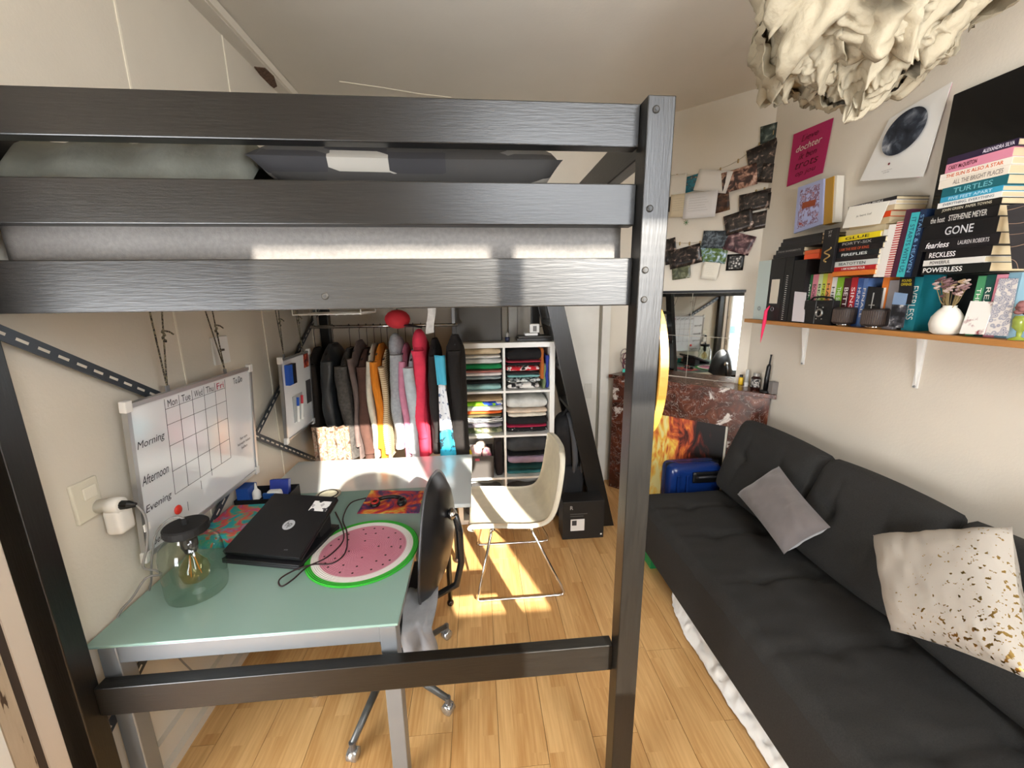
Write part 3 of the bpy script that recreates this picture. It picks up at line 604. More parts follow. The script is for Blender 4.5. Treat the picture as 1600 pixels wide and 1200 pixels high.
# laptops, tilted on a stand
LFL, LFR, LBR, LBL = Vector((-1.075, 1.565, .785)), Vector((-.735, 1.485, .785)), Vector((-.672, 1.775, .895)), Vector((-.985, 1.848, .895))
n_ = (LFR-LFL).cross(LBL-LFL).normalized()
lt = thing('laptop', (-.87, 1.66, TZ), 'closed black laptop with round white logo, propped up on a second laptop', 'laptop')
ob('lid', MB().slab([LFL, LFR, LBR, LBL], .010), mat('#141416', .45, bump=.05, bscale=200), lt, bevel=.003)
ob('base', MB().slab([p-n_*.011 for p in (LFL, LFR, LBR, LBL)], .014), BLACK, lt, bevel=.003)
uL = (LFR-LFL).normalized(); vL = n_.cross(uL)
cL = onZ(450, 818, .845); cL = cL-n_*((cL-LFL).dot(n_))
def disc(c, u, v, r, seg=24, t=.0006):
    n = u.cross(v); return MB().add([c+(u*math.cos(2*math.pi*k/seg)+v*math.sin(2*math.pi*k/seg))*r+n*t for k in range(seg)], [tuple(range(seg))])
ob('logo_disc', disc(cL, uL, vL, .026), mat('#c9ccd0', .3, .3), lt)
text('hp', BLACK, lt, cL, uL, vL, .030, .034, shear=.25, off=.0012)
sc_ = onZ(501, 792, .87); sc_ = sc_-n_*((sc_-LFL).dot(n_))
ob('sticker', MB().slab([sc_+uL*a*.042+vL*b*.028+n_*.0008 for a, b in ((-1, -1), (1, -1), (1, 1), (-1, 1))], .0006), ramp_mat('sticker_print', 'cells', [(0, '#e8e6e2'), (.6, '#b8b4b4'), (.8, '#37373b')], 70, const=True), lt)
c2 = LFL+uL*.27+vL*.03; text('AMD', mat('#9a9a9c', .5), lt, c2, uL, vL, .018)
l2 = thing('second_laptop', (-.86, 1.68, TZ), 'black laptop lying flat under the tilted laptop', 'laptop')
ob('base', MB().hexa([Vector((p.x, p.y-.012, TZ)) for p in (LFL, LFR, LBR, LBL)], [Vector((p.x, p.y-.012, TZ+.014)) for p in (LFL, LFR, LBR, LBL)]), mat('#1d1d1f', .5), l2, bevel=.003)
ob('lid', MB().hexa([Vector((p.x, p.y-.012, TZ+.0145)) for p in (LFL, LFR, LBR, LBL)], [Vector((p.x, p.y-.012, TZ+.022)) for p in (LFL, LFR, LBR, LBL)]), mat('#19191b', .4), l2, bevel=.003)
ob('prop_block', MB().hexa([Vector((-.98, 1.72, TZ+.0225)), Vector((-.72, 1.66, TZ+.0225)), Vector((-.70, 1.74, TZ+.0225)), Vector((-.96, 1.80, TZ+.0225))], [Vector((-.98, 1.72, .822)), Vector((-.72, 1.66, .822)), Vector((-.70, 1.74, .851)), Vector((-.96, 1.80, .851))]), BLACKM, l2)
ob('prop_foot', MB().hexa([Vector((-1.05, 1.575, TZ+.0225)), Vector((-.76, 1.507, TZ+.0225)), Vector((-.75, 1.55, TZ+.0225)), Vector((-1.04, 1.615, TZ+.0225))], [Vector((-1.05, 1.575, .764)), Vector((-.76, 1.507, .764)), Vector((-.75, 1.55, .776)), Vector((-1.04, 1.615, .776))]), BLACKM, l2)
# watermelon placemat
def melon():
    m, nt, b = nodes_of('melon_braid'); N = nt.nodes.new; L = nt.links.new
    tc = N('ShaderNodeTexCoord'); ln = N('ShaderNodeVectorMath'); ln.operation = 'LENGTH'
    mp = N('ShaderNodeMapping'); mp.inputs['Scale'].default_value = (1, 1, 0); L(tc.outputs['Object'], mp.inputs[0]); L(mp.outputs[0], ln.inputs[0])
    r = N('ShaderNodeValToRGB'); sc = N('ShaderNodeMath'); sc.operation = 'MULTIPLY'; sc.inputs[1].default_value = 1/.235; L(ln.outputs['Value'], sc.inputs[0]); L(sc.outputs[0], r.inputs[0])
    e = r.color_ramp.elements; e[0].color = (*srgb('#c9788c'), 1); e[1].color = (*srgb('#2faa2c'), 1); e[1].position = .90
    for p_, h in ((.74, '#cf8496'), (.77, '#efe9e4'), (.87, '#f1ece6'), (.885, '#3db435')): x = e.new(p_); x.color = (*srgb(h), 1)
    L(r.outputs[0], b.inputs['Base Color']); b.inputs['Roughness'].default_value = .9
    w = N('ShaderNodeMath'); w.operation = 'MULTIPLY'; w.inputs[1].default_value = 900; L(ln.outputs['Value'], w.inputs[0]); s = N('ShaderNodeMath'); s.operation = 'SINE'; L(w.outputs[0], s.inputs[0])
    bp = N('ShaderNodeBump'); bp.inputs['Strength'].default_value = .5; bp.inputs['Distance'].default_value = .003; L(s.outputs[0], bp.inputs['Height']); L(bp.outputs[0], b.inputs['Normal'])
    return m
mc = Vector((-.512, 1.578, TZ)); pm = thing('watermelon_placemat', mc, 'round woven placemat patterned as a watermelon slice', 'placemat')
ob('mat_disc', MB().lathe([(.215, 0), (.230, .002), (.230, .006), (.226, .008), (.0, .008)], mc, 64), melon(), pm)
for r_, nn_ in ((.155, 18), (.115, 11), (.06, 4)):
    for k in range(nn_):
        a = 2*math.pi*k/nn_+.3*random.random(); c = mc+Vector((math.cos(a)*r_, math.sin(a)*r_, .0085)); d = Vector((math.cos(a), math.sin(a), 0))
        ob('seed', MB().ball(c, (.005, .005, .0012), 6), mat('#3a1a1c', .8), pm)
# mouse pad and mouse
mp4 = [onZ(*q, TZ+.003) for q in ((558, 802), (655, 801), (662, 767), (580, 766))]
ob('mouse_pad', MB().slab(mp4, .003), ramp_mat('galaxy_print', 'noise', [(.25, '#15122a'), (.4, '#4a2a6b'), (.48, '#c02a3a'), (.56, '#e8702a'), (.64, '#e9c95a'), (.72, '#3a4d8d'), (.85, '#1a1a30')], 9, .6, 6, 1.5), None, label='mouse pad with colourful galaxy print on the teal glass', cat='mouse pad')
hq = onZ(608, 784, TZ+.02)
hp = thing('headphones', (hq.x, hq.y, TZ+.004), 'black and red headphones lying on the galaxy mouse pad', 'headphones')
ob('headband', MB().tube([hq+Vector((.075*math.cos(a)-.0, .055*math.sin(a), 0)) for a in [math.pi*(k/14*1.1-.05) for k in range(15)]], .010, 8), BLACK, hp, smooth=True)
for s_, m_ in ((-1, '#b3261e'), (1, '#191919')):
    ec = hq+Vector((s_*.068, -.012, -.0))
    e_ = ob('ear_cup', MB().ball(ec, (.026, .034, .015), 14), BLACK, hp, smooth=True)
    ob('cushion_ring', MB().tube([ec+Vector((.016*math.cos(a), .024*math.sin(a), .014)) for a in [k*math.pi/8 for k in range(16)]], .005, 6, closed=True), mat(m_, .5), e_)
# cables
ob('headphone_cable', MB().tube(smooth_path([onZ(x, y, TZ+.010) for x, y in ((572, 778), (548, 786), (536, 810), (542, 832), (540, 862), (520, 880), (490, 882), (462, 890), (437, 905), (440, 916), (458, 905), (480, 886), (512, 870), (536, 845), (534, 822), (524, 800))], 90), .003, 6), mat('#2a1316', .6), None, smooth=True, label='thin dark cable looping across the placemat to the headphones', cat='cable')
cc = onZ(513, 774, TZ)
di = thing('round_coaster', cc, 'round cable spool disc lying behind the laptop', 'disc')
ob('disc_body', MB().lathe([(.062, 0), (.066, .003), (.066, .007), (.0, .008)], cc, 28), mat('#8d8a78', .4, var=.3, scale=30), di)
ob('disc_ring', MB().tube([cc+Vector((.05*math.cos(a), .05*math.sin(a), .008)) for a in [k*math.pi/12 for k in range(24)]], .004, 6, closed=True), BLACK, di)
# colourful box and organizer
cb = thing('painted_box', (-1.12, 1.78, TZ), 'small box painted in turquoise, pink and orange brush strokes', 'box')
PB = ramp_mat('brush_paint', 'noise', [(.28, '#1e3f7a'), (.38, '#2aa6b8'), (.46, '#35b39a'), (.52, '#e06a3a'), (.58, '#d63f74'), (.66, '#3bb7c9'), (.78, '#f0b83a')], 11, .5, 5, 1.2)
ob('box_body', MB().box((-1.235, 1.66, TZ), (-1.04, 1.92, TZ+.045)), PB, cb, bevel=.003)
ob('box_lid', MB().box((-1.238, 1.656, TZ+.0455), (-1.037, 1.924, TZ+.065)), PB, cb, bevel=.003)
og = thing('desk_organizer', (-1.13, 2.04, TZ), 'black desk organizer tray against the wall', 'organizer')
ob('tray_base', MB().box((-1.25, 1.965, TZ), (-1.0, 2.13, TZ+.006)), BLACKM, og)
for a, b in (((-1.25, 1.965), (-1.244, 2.13)), ((-1.006, 1.965), (-1.0, 2.13)), ((-1.25, 1.965), (-1.0, 1.971)), ((-1.25, 2.124), (-1.0, 2.13)), ((-1.13, 1.971), (-1.124, 2.124))):
    ob('tray_wall', MB().box((a[0], a[1], TZ+.006), (b[0], b[1], TZ+.065)), BLACKM, og)
def item(name, a, b, m, label, cat, tilt=0):
    ob(name, MB(Matrix.Translation(Vector(a)) @ Matrix.Rotation(tilt, 4, 'X')).box((0, 0, 0), Vector(b)-Vector(a)), m, None, bevel=.003, label=label, cat=cat)
item('blue_pouch', (-1.24, 1.975, TZ+.007), (-1.18, 2.06, .86), mat('#1d4e9e', .5), 'blue pouch standing in the black organizer by the whiteboard', 'pouch')
item('marker_box', (-1.115, 2.03, TZ+.007), (-1.02, 2.06, .87), mat('#2b3f9a', .4), 'flat dark blue box sticking out of the organizer', 'box', -.25)
item('blue_case', (-1.115, 1.975, TZ+.007), (-1.055, 1.99, .83), mat('#24549a', .4), 'small bright blue case in front of the organizer box', 'case')
gb = Vector((-1.155, 2.0, TZ+.007)); g_ = thing('glue_bottle', gb, 'white glue bottle with narrow nozzle in the organizer', 'bottle')
ob('bottle_body', MB().lathe([(.018, 0), (.02, .01), (.02, .085), (.010, .10)], gb, 14), WHITE, g_, smooth=True)
ob('nozzle', MB().lathe([(.008, .10), (.003, .135)], gb, 10), WHITE, g_)
ob('white_earbuds_case', soft_box((-1.10, 1.93-.02+.065, TZ+.0665-.06), (-1.03, 2.02, TZ+.10), 6, 6, 4, 0, 1, 1, .015), WHITE, None, smooth=True, label='small rounded white case in the organizer beside the blue box', cat='case')
# ================================================================ LEFT WALL
sp = thing('wall_socket', (WL, 1.30, 1.10), 'cream double wall socket plate with a rocker switch', 'socket')
ob('plate', MB().box((WL, 1.255, 1.105), (WL+.012, 1.345, 1.238)), mat('#ded7c3', .4), sp, bevel=.004)
ob('rocker', MB().box((WL+.012, 1.285, 1.175), (WL+.018, 1.33, 1.215)), mat('#e8e2d0', .35), sp, bevel=.002)
pa = thing('plug_adapter', (WL+.05, 1.35, 1.03), 'white plug adapter with black plug in the wall socket', 'adapter')
M = Matrix.Translation((WL+.013, 1.325, 1.135)) @ Matrix.Rotation(math.pi/2, 4, 'Y')
ob('adapter_body', MB(M).lathe([(.022, 0), (.022, .03), (.027, .034), (.027, .07), (.022, .072)], (0, 0, 0), 20), mat('#e9e6de', .3), pa, smooth=True)
ob('adapter_box', soft_box((WL+.034, 1.302, 1.035), (WL+.085, 1.365, 1.125), 6, 6, 8, 0, 1, 1, .012), mat('#e9e6de', .3), pa, smooth=True)
ob('plug', MB().tube([(WL+.08, 1.325, 1.135), (WL+.105, 1.325, 1.135), (WL+.125, 1.33, 1.13)], [.016, .014, .007], 10), BLACK, pa)
ob('plug_cord', MB().tube(smooth_path([(WL+.125, 1.33, 1.13), (WL+.14, 1.335, 1.08), (WL+.13, 1.33, .98), (WL+.105, 1.325, .90), (WL+.12, 1.35, .865), (WL+.125, 1.36, .84), (WL+.10, 1.33, .85), (WL+.07, 1.30, .80), (WL+.03, 1.29, .755), (WL+.016, 1.285, .70), (WL+.015, 1.29, .50), (WL+.02, 1.30, .3)], 60), .0038, 6), gc, pa, smooth=True)
ob('cord_tag', MB().box((WL+.134, 1.325, 1.03), (WL+.137, 1.35, 1.055)), WHITE, pa)
sw = thing('wall_switch', (WL, 2.1, 1.49), 'white square wall switch plate behind the hanging cords', 'switch')
ob('plate', MB().box((WL, 2.04, 1.485), (WL+.01, 2.165, 1.62)), WHITE, sw, bevel=.003)
ob('toggle', MB().box((WL+.01, 2.085, 1.55), (WL+.02, 2.11, 1.56)), mat('#4a4038', .5), sw)
# whiteboards hung from the bed
ALU = mat('#b9babb', .3, .7); WBM = mat('#e8eaec', .12, spec=.6)
INK = mat('#2b2d36', .7)
def board(name, Y0, Y1, z0, z1, xt, xb, label, fw_=.016):
    t = thing(name, (xb, (Y0+Y1)/2, z0), label, 'whiteboard')
    def P(a, b, off=0): # a along Y 0..1, b up 0..1
        v = Vector((xb+(xt-xb)*b, Y0+(Y1-Y0)*a, z0+(z1-z0)*b)); return v+Vector((1, 0, -(xt-xb)/(z1-z0))).normalized()*off
    ob('board', MB().hexa([P(0, 0), P(1, 0), P(1, 1), P(0, 1)], [P(0, 0, .008), P(1, 0, .008), P(1, 1, .008), P(0, 1, .008)]), WBM, t)
    up_ = (P(0, 1)-P(0, 0)).normalized(); n = Vector((up_.z, 0, -up_.x))
    for a, b in (((0, 0), (1, 0)), ((0, 1), (1, 1)), ((0, 0), (0, 1)), ((1, 0), (1, 1))):
        ob('frame_bar', MB().bar(P(*a, .005), P(*b, .005), fw_, .018, n if a[1] == b[1] else n), ALU, t)
    for a in (0, 1):
        for b in (0, 1): ob('frame_corner', MB().bar(P(a, b, .006)-up_*.02, P(a, b, .006)+up_*.02, .03, .022, n), WHITE, t, bevel=.003)
    return t, P, up_
wb, P, upw = board('calendar_whiteboard', 1.392, 2.135, .895, 1.455, -1.178, -1.222, 'whiteboard with a handwritten weekly planner grid hanging over the desk')
H_ = Vector((0, 1, 0))
def line(a, b, t, P, m=INK, w=.0016):
    p, q = P(*a, .0085), P(*b, .0085); ob('drawn_line', MB().bar(p, q, w, .0006, Vector((1, 0, 0))), m, t)
for b in (.90, .79, .64, .455, .285): line((.22, b), (.715, b), wb, P)
for i in range(6): line((.22+i*.099, .97 if i < 6 else .9), (.22+i*.099, .285), wb, P)
for i, s_ in enumerate(('Mon', 'Tue', 'Wed', 'Thu', 'Fri')): text(s_, mat('#b0304a', .7) if i == 4 else INK, wb, P(.27+i*.099, .935, .0085), H_, upw, .05, .028)
for s_, b in (('Morning', .73), ('Afternoon', .50), ('Evening', .30)): text(s_, INK, wb, P(.11, b, .0085), H_, upw, .125, .036, shear=.2)
text('To Do', INK, wb, P(.85, .93, .0085), H_, upw, .075, .03)
text('oefeningen', INK, wb, P(.14, .055, .0085), H_, upw, .14, .034, shear=.2)
for i in range(3): text(('leren di', 'huiswerk opruimen', 'bellen'), INK, wb, P(.86, .40-.04*i, .0085), H_, upw, .07+.02*(i == 1), .013) if False else text(['leren', 'huiswerk maken', 'bellen'][i], INK, wb, P(.87, .40-.045*i, .0085), H_, upw, [.06, .11, .05][i], .014)
for a, b0, b1 in ((.30, .17, .10), (.42, .26, .19), (.52, .30, .24)): line((a, b0), (a, b1), wb, P)
mg = P(.22, .165, .009)
ob('magnet', MB().ball(mg+Vector((.004, 0, 0)), (.008, .019, .019), 14), mat('#e0382a', .4), None, smooth=True, label='round red magnet stuck on the planner whiteboard', cat='magnet')
CORD = ramp_mat('speckled_cord', 'cells', [(0, '#17140f'), (.5, '#8a8066')], 300, .8, const=True)
def hang(parent, tops, P, a, n):
    q = P(a, 1, .004)
    hk = ob('hook', MB().box(q+Vector((-.003, -.008, 0)), q+Vector((.003, .008, .03))), STEEL, parent)
    for t_ in tops: ob('hanging_cord', MB().tube([q+Vector((0, 0, .025)), t_], .0028, 6), CORD, parent)
    kn = tops[-1].lerp(q, .35); ob('cord_knot', MB().tube([kn+Vector((.004*math.cos(k*1.3), .006*math.sin(k*1.9), -.016+.006*k)) for k in range(8)]+[kn+Vector((0, .03, .02)), kn+Vector((.004, .045, .008))], .0035, 6), CORD, parent)
hang(wb, [Vector((-1.16, 1.555, 1.775)), Vector((-1.16, 1.615, 1.775))], P, .26, 0)
hang(wb, [Vector((-1.16, 1.85, 1.775)), Vector((-1.16, 1.90, 1.775))], P, .74, 0)
w2, P2, up2 = board('magnet_whiteboard', 2.40, 2.80, .96, 1.45, -1.148, -1.172, 'small whiteboard with eraser and markers beside the clothes rail', .012)
hang(w2, [Vector((-1.145, 2.43, 1.775)), Vector((-1.145, 2.47, 1.775))], P2, .15, 0)
hang(w2, [Vector((-1.145, 2.68, 1.775)), Vector((-1.145, 2.72, 1.775))], P2, .8, 0)
def stick(name, a0, a1, b0, b1, th, m, label, cat, P=P2, off=.009):
    lo = [P(a0, b0, off), P(a1, b0, off), P(a1, b1, off), P(a0, b1, off)]; hi = [P(a0, b0, off+th), P(a1, b0, off+th), P(a1, b1, off+th), P(a0, b1, off+th)]
    return ob(name, MB().hexa(lo, hi), m, None, label=label, cat=cat)
er = thing('board_eraser', P2(.2, .75, .01), 'blue and black board eraser on the small whiteboard', 'eraser')
for a0, a1, m_, n in ((.10, .22, '#1f55b5', 'eraser_grip'), (.22, .34, '#17181c', 'eraser_felt')):
    lo = [P2(a0, .68, .009), P2(a1, .68, .009), P2(a1, .93, .009), P2(a0, .93, .009)]; hi = [P2(a0, .68, .035), P2(a1, .68, .035), P2(a1, .93, .035), P2(a0, .93, .035)]
    ob(n, MB().hexa(lo, hi), mat(m_, .5), er)
stick('red_photo', .78, .97, .80, .985, .001, ramp_mat('red_photo', 'noise', [(.35, '#2a0d10'), (.5, '#b23a2a'), (.65, '#e8935a')], 30), 'small red photo in the corner of the small whiteboard', 'photo')
stick('dark_card', .80, .98, .30, .62, .002, mat('#4a4a4c', .6), 'dark grey card stuck on the edge of the small whiteboard', 'card')
stick('plastic_pouch', .28, .62, .16, .50, .004, mat('#cfd3d4', .15, alpha=.5), 'clear plastic pouch holding markers on the small whiteboard', 'pouch')
for a, m_, l in ((.40, '#1f55b5', 'blue'), (.55, '#c9353f', 'red')):
    mk = thing('whiteboard_marker', P2(a, .15, .02), 'whiteboard marker with %s cap in the clear pouch' % l, 'marker')
    ob('marker_body', MB().tube([P2(a-.03, .15, .018), P2(a, .36, .018)], .008, 10), WHITE, mk)
    ob('marker_cap', MB().tube([P2(a, .36, .018), P2(a+.015, .47, .018)], .0085, 10), mat(m_, .4), mk)
# round yellow tray on the side of the bed post
yc = Vector((.512, 1.172, 1.575)); yd = thing('oval_tray', yc, 'oval yellow wooden tray hanging on the side of the bed post', 'tray')
M = Matrix.Translation(yc) @ Matrix.Diagonal((1, .60, 1, 1)) @ Matrix.Rotation(math.pi/2, 4, 'Y')
ob('tray_disc', MB(M).lathe([(.0, -.008), (.19, -.008), (.19, -.002), (.0, -.002)], (0, 0, 0), 48, cap=False), mat('#b98436', .5), yd)
ob('tray_rim', MB(M).lathe([(.19, -.010), (.205, -.010), (.205, .014), (.19, .014), (.19, -.010)], (0, 0, 0), 48, cap=False), mat('#c4923f', .45), yd)
# ================================================================ CLOTHES RAIL
rail = thing('clothes_rail', (-.72, 2.98, 1.6), 'chrome clothes rail hanging under the loft bed', 'rail')
RY, RZ = 2.98, 1.600
ob('rod', MB().tube([(-1.17, RY, RZ), (-.14, RY, RZ)], .012, 12), CHROME, rail, smooth=True)
for x in (-1.14, -.17): ob('hanger_strap', MB().box((x-.01, RY-.004, RZ), (x+.01, RY+.004, 1.80)), STEEL, rail)
def garment(px0, px1, ytop, ybot, m, label, cat, hood=False, sleeve=None, cuff=None, extra=None, yf=2.74, depth=.46, z1m=None, seed=0):
    """a hung garment seen edge-on: body hanging from the rail with its near sleeve edge towards the room"""
    ym = (ytop+ybot)/2
    xa, xb = onY(px0, ym, yf).x, onY(px1, ym, yf).x; cx, hw = (xa+xb)/2, (xb-xa)/2*.9
    zt = min(onY((px0+px1)/2, ytop, yf+.08).z, RZ-.055); zb = onY((px0+px1)/2, ybot, yf).z
    t = thing('hanging_'+cat.replace(' ', '_').replace('-', '_'), (cx, RY, zb), label, cat, None)
    yc = yf+depth/2
    def fn(u, v):
        a = 2*math.pi*u; z = zt+(zb-zt)*v; H = zt-z
        shoulder = min(1, (H+.004)/.14)**.55
        dy = depth/2*(.16+.84*shoulder)*(1-.04*math.sin(v*3)); dx = hw*(.35+.65*min(1, (H+.01)/.10))*(.88+.16*v)
        fold = 1+.13*math.sin(a*5+seed+v*2)*v+.08*math.sin(a*9+seed*2)*v
        x = cx+math.copysign(abs(math.cos(a))**.7, math.cos(a))*dx*fold; y = yc+math.copysign(abs(math.sin(a))**.85, math.sin(a))*dy
        n3 = noise.noise_vector(Vector((x*9, y*7, z*5+seed)))*.010*min(1, H*6)
        return (x+n3.x, y+n3.y, z)
    bodym = MB().grid(fn, 36, 22, closed_u=True); nv = len(bodym.v); bodym.f += [tuple(range(36)), tuple(range(nv-36, nv))[::-1]]
    ob('body', bodym, m, t, smooth=True)
    sm = sleeve or m; zs = zt-.10; L = min(.62, (zt-zb)*.92)
    def sl(u, v):
        a = 2*math.pi*u; z = zs-.0-L*v; r = .042*(1-.25*v)*(1+.12*math.sin(a*3+v*14+seed)*1); 
        x = cx+hw*.15*math.sin(seed)+math.cos(a)*min(r, hw*.95)+.008*math.sin(v*7+seed); y = yf+.012+math.sin(a)*r*.8+.012*math.sin(v*5+seed)
        return (x, y, z)
    sb = MB().grid(sl, 14, 20, closed_u=True); nv = len(sb.v); sb.f += [tuple(range(14)), tuple(range(nv-14, nv))[::-1]]
    ob('sleeve', sb, sm, t, smooth=True)
    if cuff:
        c = Vector((cx+hw*.15*math.sin(seed)+.008*math.sin(7*.93+seed), yf+.012, zs-L)); ob('cuff', MB().tube([c, c+Vector((0, 0, .05))], [.034, .036], 14), cuff, t, smooth=True)
    if hood:
        h = Vector((cx, yf+.13, zt-.06)); ob('hood', MB().ball(h, (hw*.95, .085, .10), 16), m, t, smooth=True)
    hk = [(cx, RY, zt-.02), (cx, RY, RZ-.03), (cx, RY+.014, RZ-.01), (cx, RY+.013, RZ+.012), (cx, RY, RZ+.018), (cx, RY-.014, RZ+.008)]
    ob('hanger', MB().tube(hk, .0022, 6).tube([(cx, yc-depth*.38, zt-.06), (cx, RY, zt-.015), (cx, yc+depth*.38, zt-.06)], .005, 6), BLACK, t)
    return t, cx, hw, zt, zb
def fab(h, v=.12, s=25): return mat(h, .95, var=v, scale=s, bump=.15, bscale=120)
LEA = mat('#2b2d2f', .35, var=.3, scale=9, bump=.3, bscale=25)
NEON = mat('#c6e02a', .6)
G = [(481, 498, 545, 712, fab('#2d2620'), 'dark brown coat hanging at the wall end of the clothes rail', 'coat', dict(yf=2.83, depth=.36)),
 (496, 526, 540, 704, LEA, 'black leather jacket with neon yellow accents on the clothes rail', 'jacket', dict(cuff=NEON)),
 (527, 552, 547, 718, fab('#4b4743', .3, 60), 'charcoal flecked cardigan beside the leather jacket', 'cardigan', {}),
 (550, 560, 535, 718, fab('#6a5a55'), 'grey-brown shirt with a red collar on the clothes rail', 'shirt', {}),
 (557, 579, 548, 719, fab('#50352c'), 'chocolate brown cardigan on the clothes rail', 'cardigan', {}),
 (574, 585, 540, 718, fab('#cfc7b4'), 'cream blouse between the brown and the orange cardigans', 'blouse', {}),
 (584, 598, 540, 719, mat('#d97f1c', .95, var=.15, scale=40, bump=.5, bscale=70, stretch=(3, 3, .3)), 'mustard orange ribbed cardigan on the clothes rail', 'cardigan', {}),
 (596, 607, 548, 719, ramp_mat('tan_stripes', 'Z', [(.4, '#a98a66'), (.6, '#d6c3a0')], 22, .9), 'tan and cream striped sweater beside the orange cardigan', 'sweater', {}),
 (605, 631, 530, 703, fab('#9c9ea2', .12, 60), 'heather grey hooded sweatshirt on the clothes rail', 'hoodie', dict(hood=True)),
 (625, 637, 540, 716, fab('#c57f97'), 'mauve pink top tucked between the grey sweatshirts', 't-shirt', {}),
 (634, 655, 549, 718, fab('#b4bcc0'), 'pale blue-grey sweater beside the coral hoodie', 'sweater', {}),
 (643, 670, 523, 718, fab('#e23a55', .08), 'coral red hooded sweatshirt on the clothes rail', 'hoodie', dict(hood=True)),
 (666, 691, 532, 710, fab('#231f1e'), 'black blazer beside the coral hoodie', 'blazer', {}),
 (695, 731, 500, 714, fab('#1e1a18'), 'long black coat at the shelf end of the clothes rail', 'coat', dict(yf=2.70, depth=.215))]
for i, (a, b, c, d, m, l, cat, kw) in enumerate(G): garment(a, b, c, d, m, l, cat, seed=i*1.7, **kw)
# blue and white scarf between the black garments
sc_ = thing('hanging_scarf', (-.27, 2.70, .7), 'white and turquoise scarf hanging between the black blazer and coat', 'scarf')
def scarf(z0, z1, wa, wb):
    def fn(u, v):
        z = z0+(z1-z0)*v; c = onY(689+v*0+ (696-689)*((1.45-z)/.75), 600, 2.69).x
        return (c+(u-.5)*(wa+(wb-wa)*v), 2.672+.012*math.sin(u*6+z*5), z)
    return fn
ob('scarf_top', MB().grid(scarf(1.42, 1.22, .07, .06), 8, 10), mat('#4cb3d0', .8), sc_, smooth=True, solid=.006)
ob('scarf_middle', MB().grid(scarf(1.22, .90, .045, .085), 8, 16), ramp_mat('scarf_print', 'noise', [(.56, '#e7e8ea'), (.62, '#5a6a8a')], 30), sc_, smooth=True, solid=.006)
ob('scarf_end', MB().grid(scarf(.90, .70, .085, .11), 8, 12), ramp_mat('scarf_palm', 'noise', [(.52, '#2fb4d6'), (.58, '#11303a')], 16), sc_, smooth=True, solid=.006)
# fluffy decorated piece low at the left of the rail
fl = [onY(x, y, 2.70) for x, y in ((492, 690), (506, 660), (530, 690), (552, 716), (500, 716))]
def skirt(u, v): 
    x = -1.12+.24*u; return (x, 2.655+.015*math.sin(u*25), .96-.28*v+.02*noise.noise(Vector((u*5, v*5, 1))))
ob('patterned_dress', MB().grid(skirt, 24, 14), ramp_mat('floral_cloth', 'noise', [(.38, '#5a4334'), (.47, '#a3917c'), (.55, '#8a5a42'), (.62, '#b9ad9c')], 26, .9), None, smooth=True, solid=.008, label='floral patterned dress hem hanging in front of the leather jacket', cat='dress')
# wire basket and red cap under the bed
wbk = thing('wire_basket', (-.86, 2.65, 1.69), 'white wire grid shelf hanging under the bed above the clothes', 'basket')
mbk = MB()
for i in range(9): mbk.tube([(-1.06+i*.048, 2.45, 1.705), (-1.06+i*.048, 2.80, 1.705)], .003, 5)
for i in range(6): mbk.tube([(-1.06, 2.45+i*.07, 1.708), (-.676, 2.45+i*.07, 1.708)], .003, 5)
ob('wire_grid', mbk, WHITE, wbk)
for x in (-1.06, -.676):
    for y in (2.45, 2.80): ob('hook_wire', MB().tube([(x, y, 1.705), (x, y, 1.80)], .003, 5), WHITE, wbk)
cp = thing('baseball_cap', (-.42, 2.62, 1.64), 'red and black cap hanging under the bed above the clothes', 'cap')
cq = Vector((-.50, 2.62, 1.665))
ob('crown', MB().ball(cq, (.08, .085, .06), 16), mat('#b3202c', .8), cp, smooth=True)
ob('brim', MB().add([cq+Vector((.05+.10*math.sin(math.pi*k/10), -.08+.16*k/10, -.035-.02*math.sin(math.pi*k/10))) for k in range(11)], [tuple(range(11))]), mat('#1c1315', .8), cp, solid=.006)
ob('cap_strap', MB().tube([cq+Vector((0, 0, .06)), cq+Vector((0, 0, .14))], .004, 6), BLACK, cp)
def tie(u, v): return (-.315+.05*u+.01*math.sin(v*5), 2.60, 1.79-.22*v+.01*u)
ob('white_belt', MB().grid(tie, 4, 12), mat('#cfccc6', .9, var=.2, scale=30), None, solid=.006, label='white knotted cloth belt hanging from the bed above the coats', cat='belt')
# ================================================================ CUBE SHELF
KX0, KX1, KY0, KY1, KH = -.19, .578, 2.94, 3.33, 1.465
KW = mat('#efeee8', .4)
ks = thing('cube_shelf', ((KX0+KX1)/2, 3.13, 0), 'white cube shelf full of folded clothes', 'shelf')
ob('side_panel', MB().box((KX0, KY0, 0), (KX0+.038, KY1, KH)), KW, ks, bevel=.002); ob('side_panel', MB().box((KX1-.038, KY0, 0), (KX1, KY1, KH)), KW, ks, bevel=.002)
ob('top_panel', MB().box((KX0+.038, KY0, KH-.038), (KX1-.038, KY1, KH)), KW, ks, bevel=.002); ob('bottom_panel', MB().box((KX0+.038, KY0, 0), (KX1-.038, KY1, .038)), KW, ks, bevel=.002)
CXM = (KX0+KX1)/2
ob('divider', MB().box((CXM-.008, KY0+.003, .038), (CXM+.008, KY1, KH-.038)), KW, ks)
ZS = [.038, .393, .745, 1.098]
for z in ZS[1:]:
    for a, b in ((KX0+.038, CXM-.008), (CXM+.008, KX1-.038)): ob('shelf_board', MB().box((a, KY0+.003, z-.016), (b, KY1, z)), KW, ks)
ob('back_panel', MB().box((KX0+.03, KY1-.004, .03), (KX1-.03, KY1, KH-.03)), KW, ks)
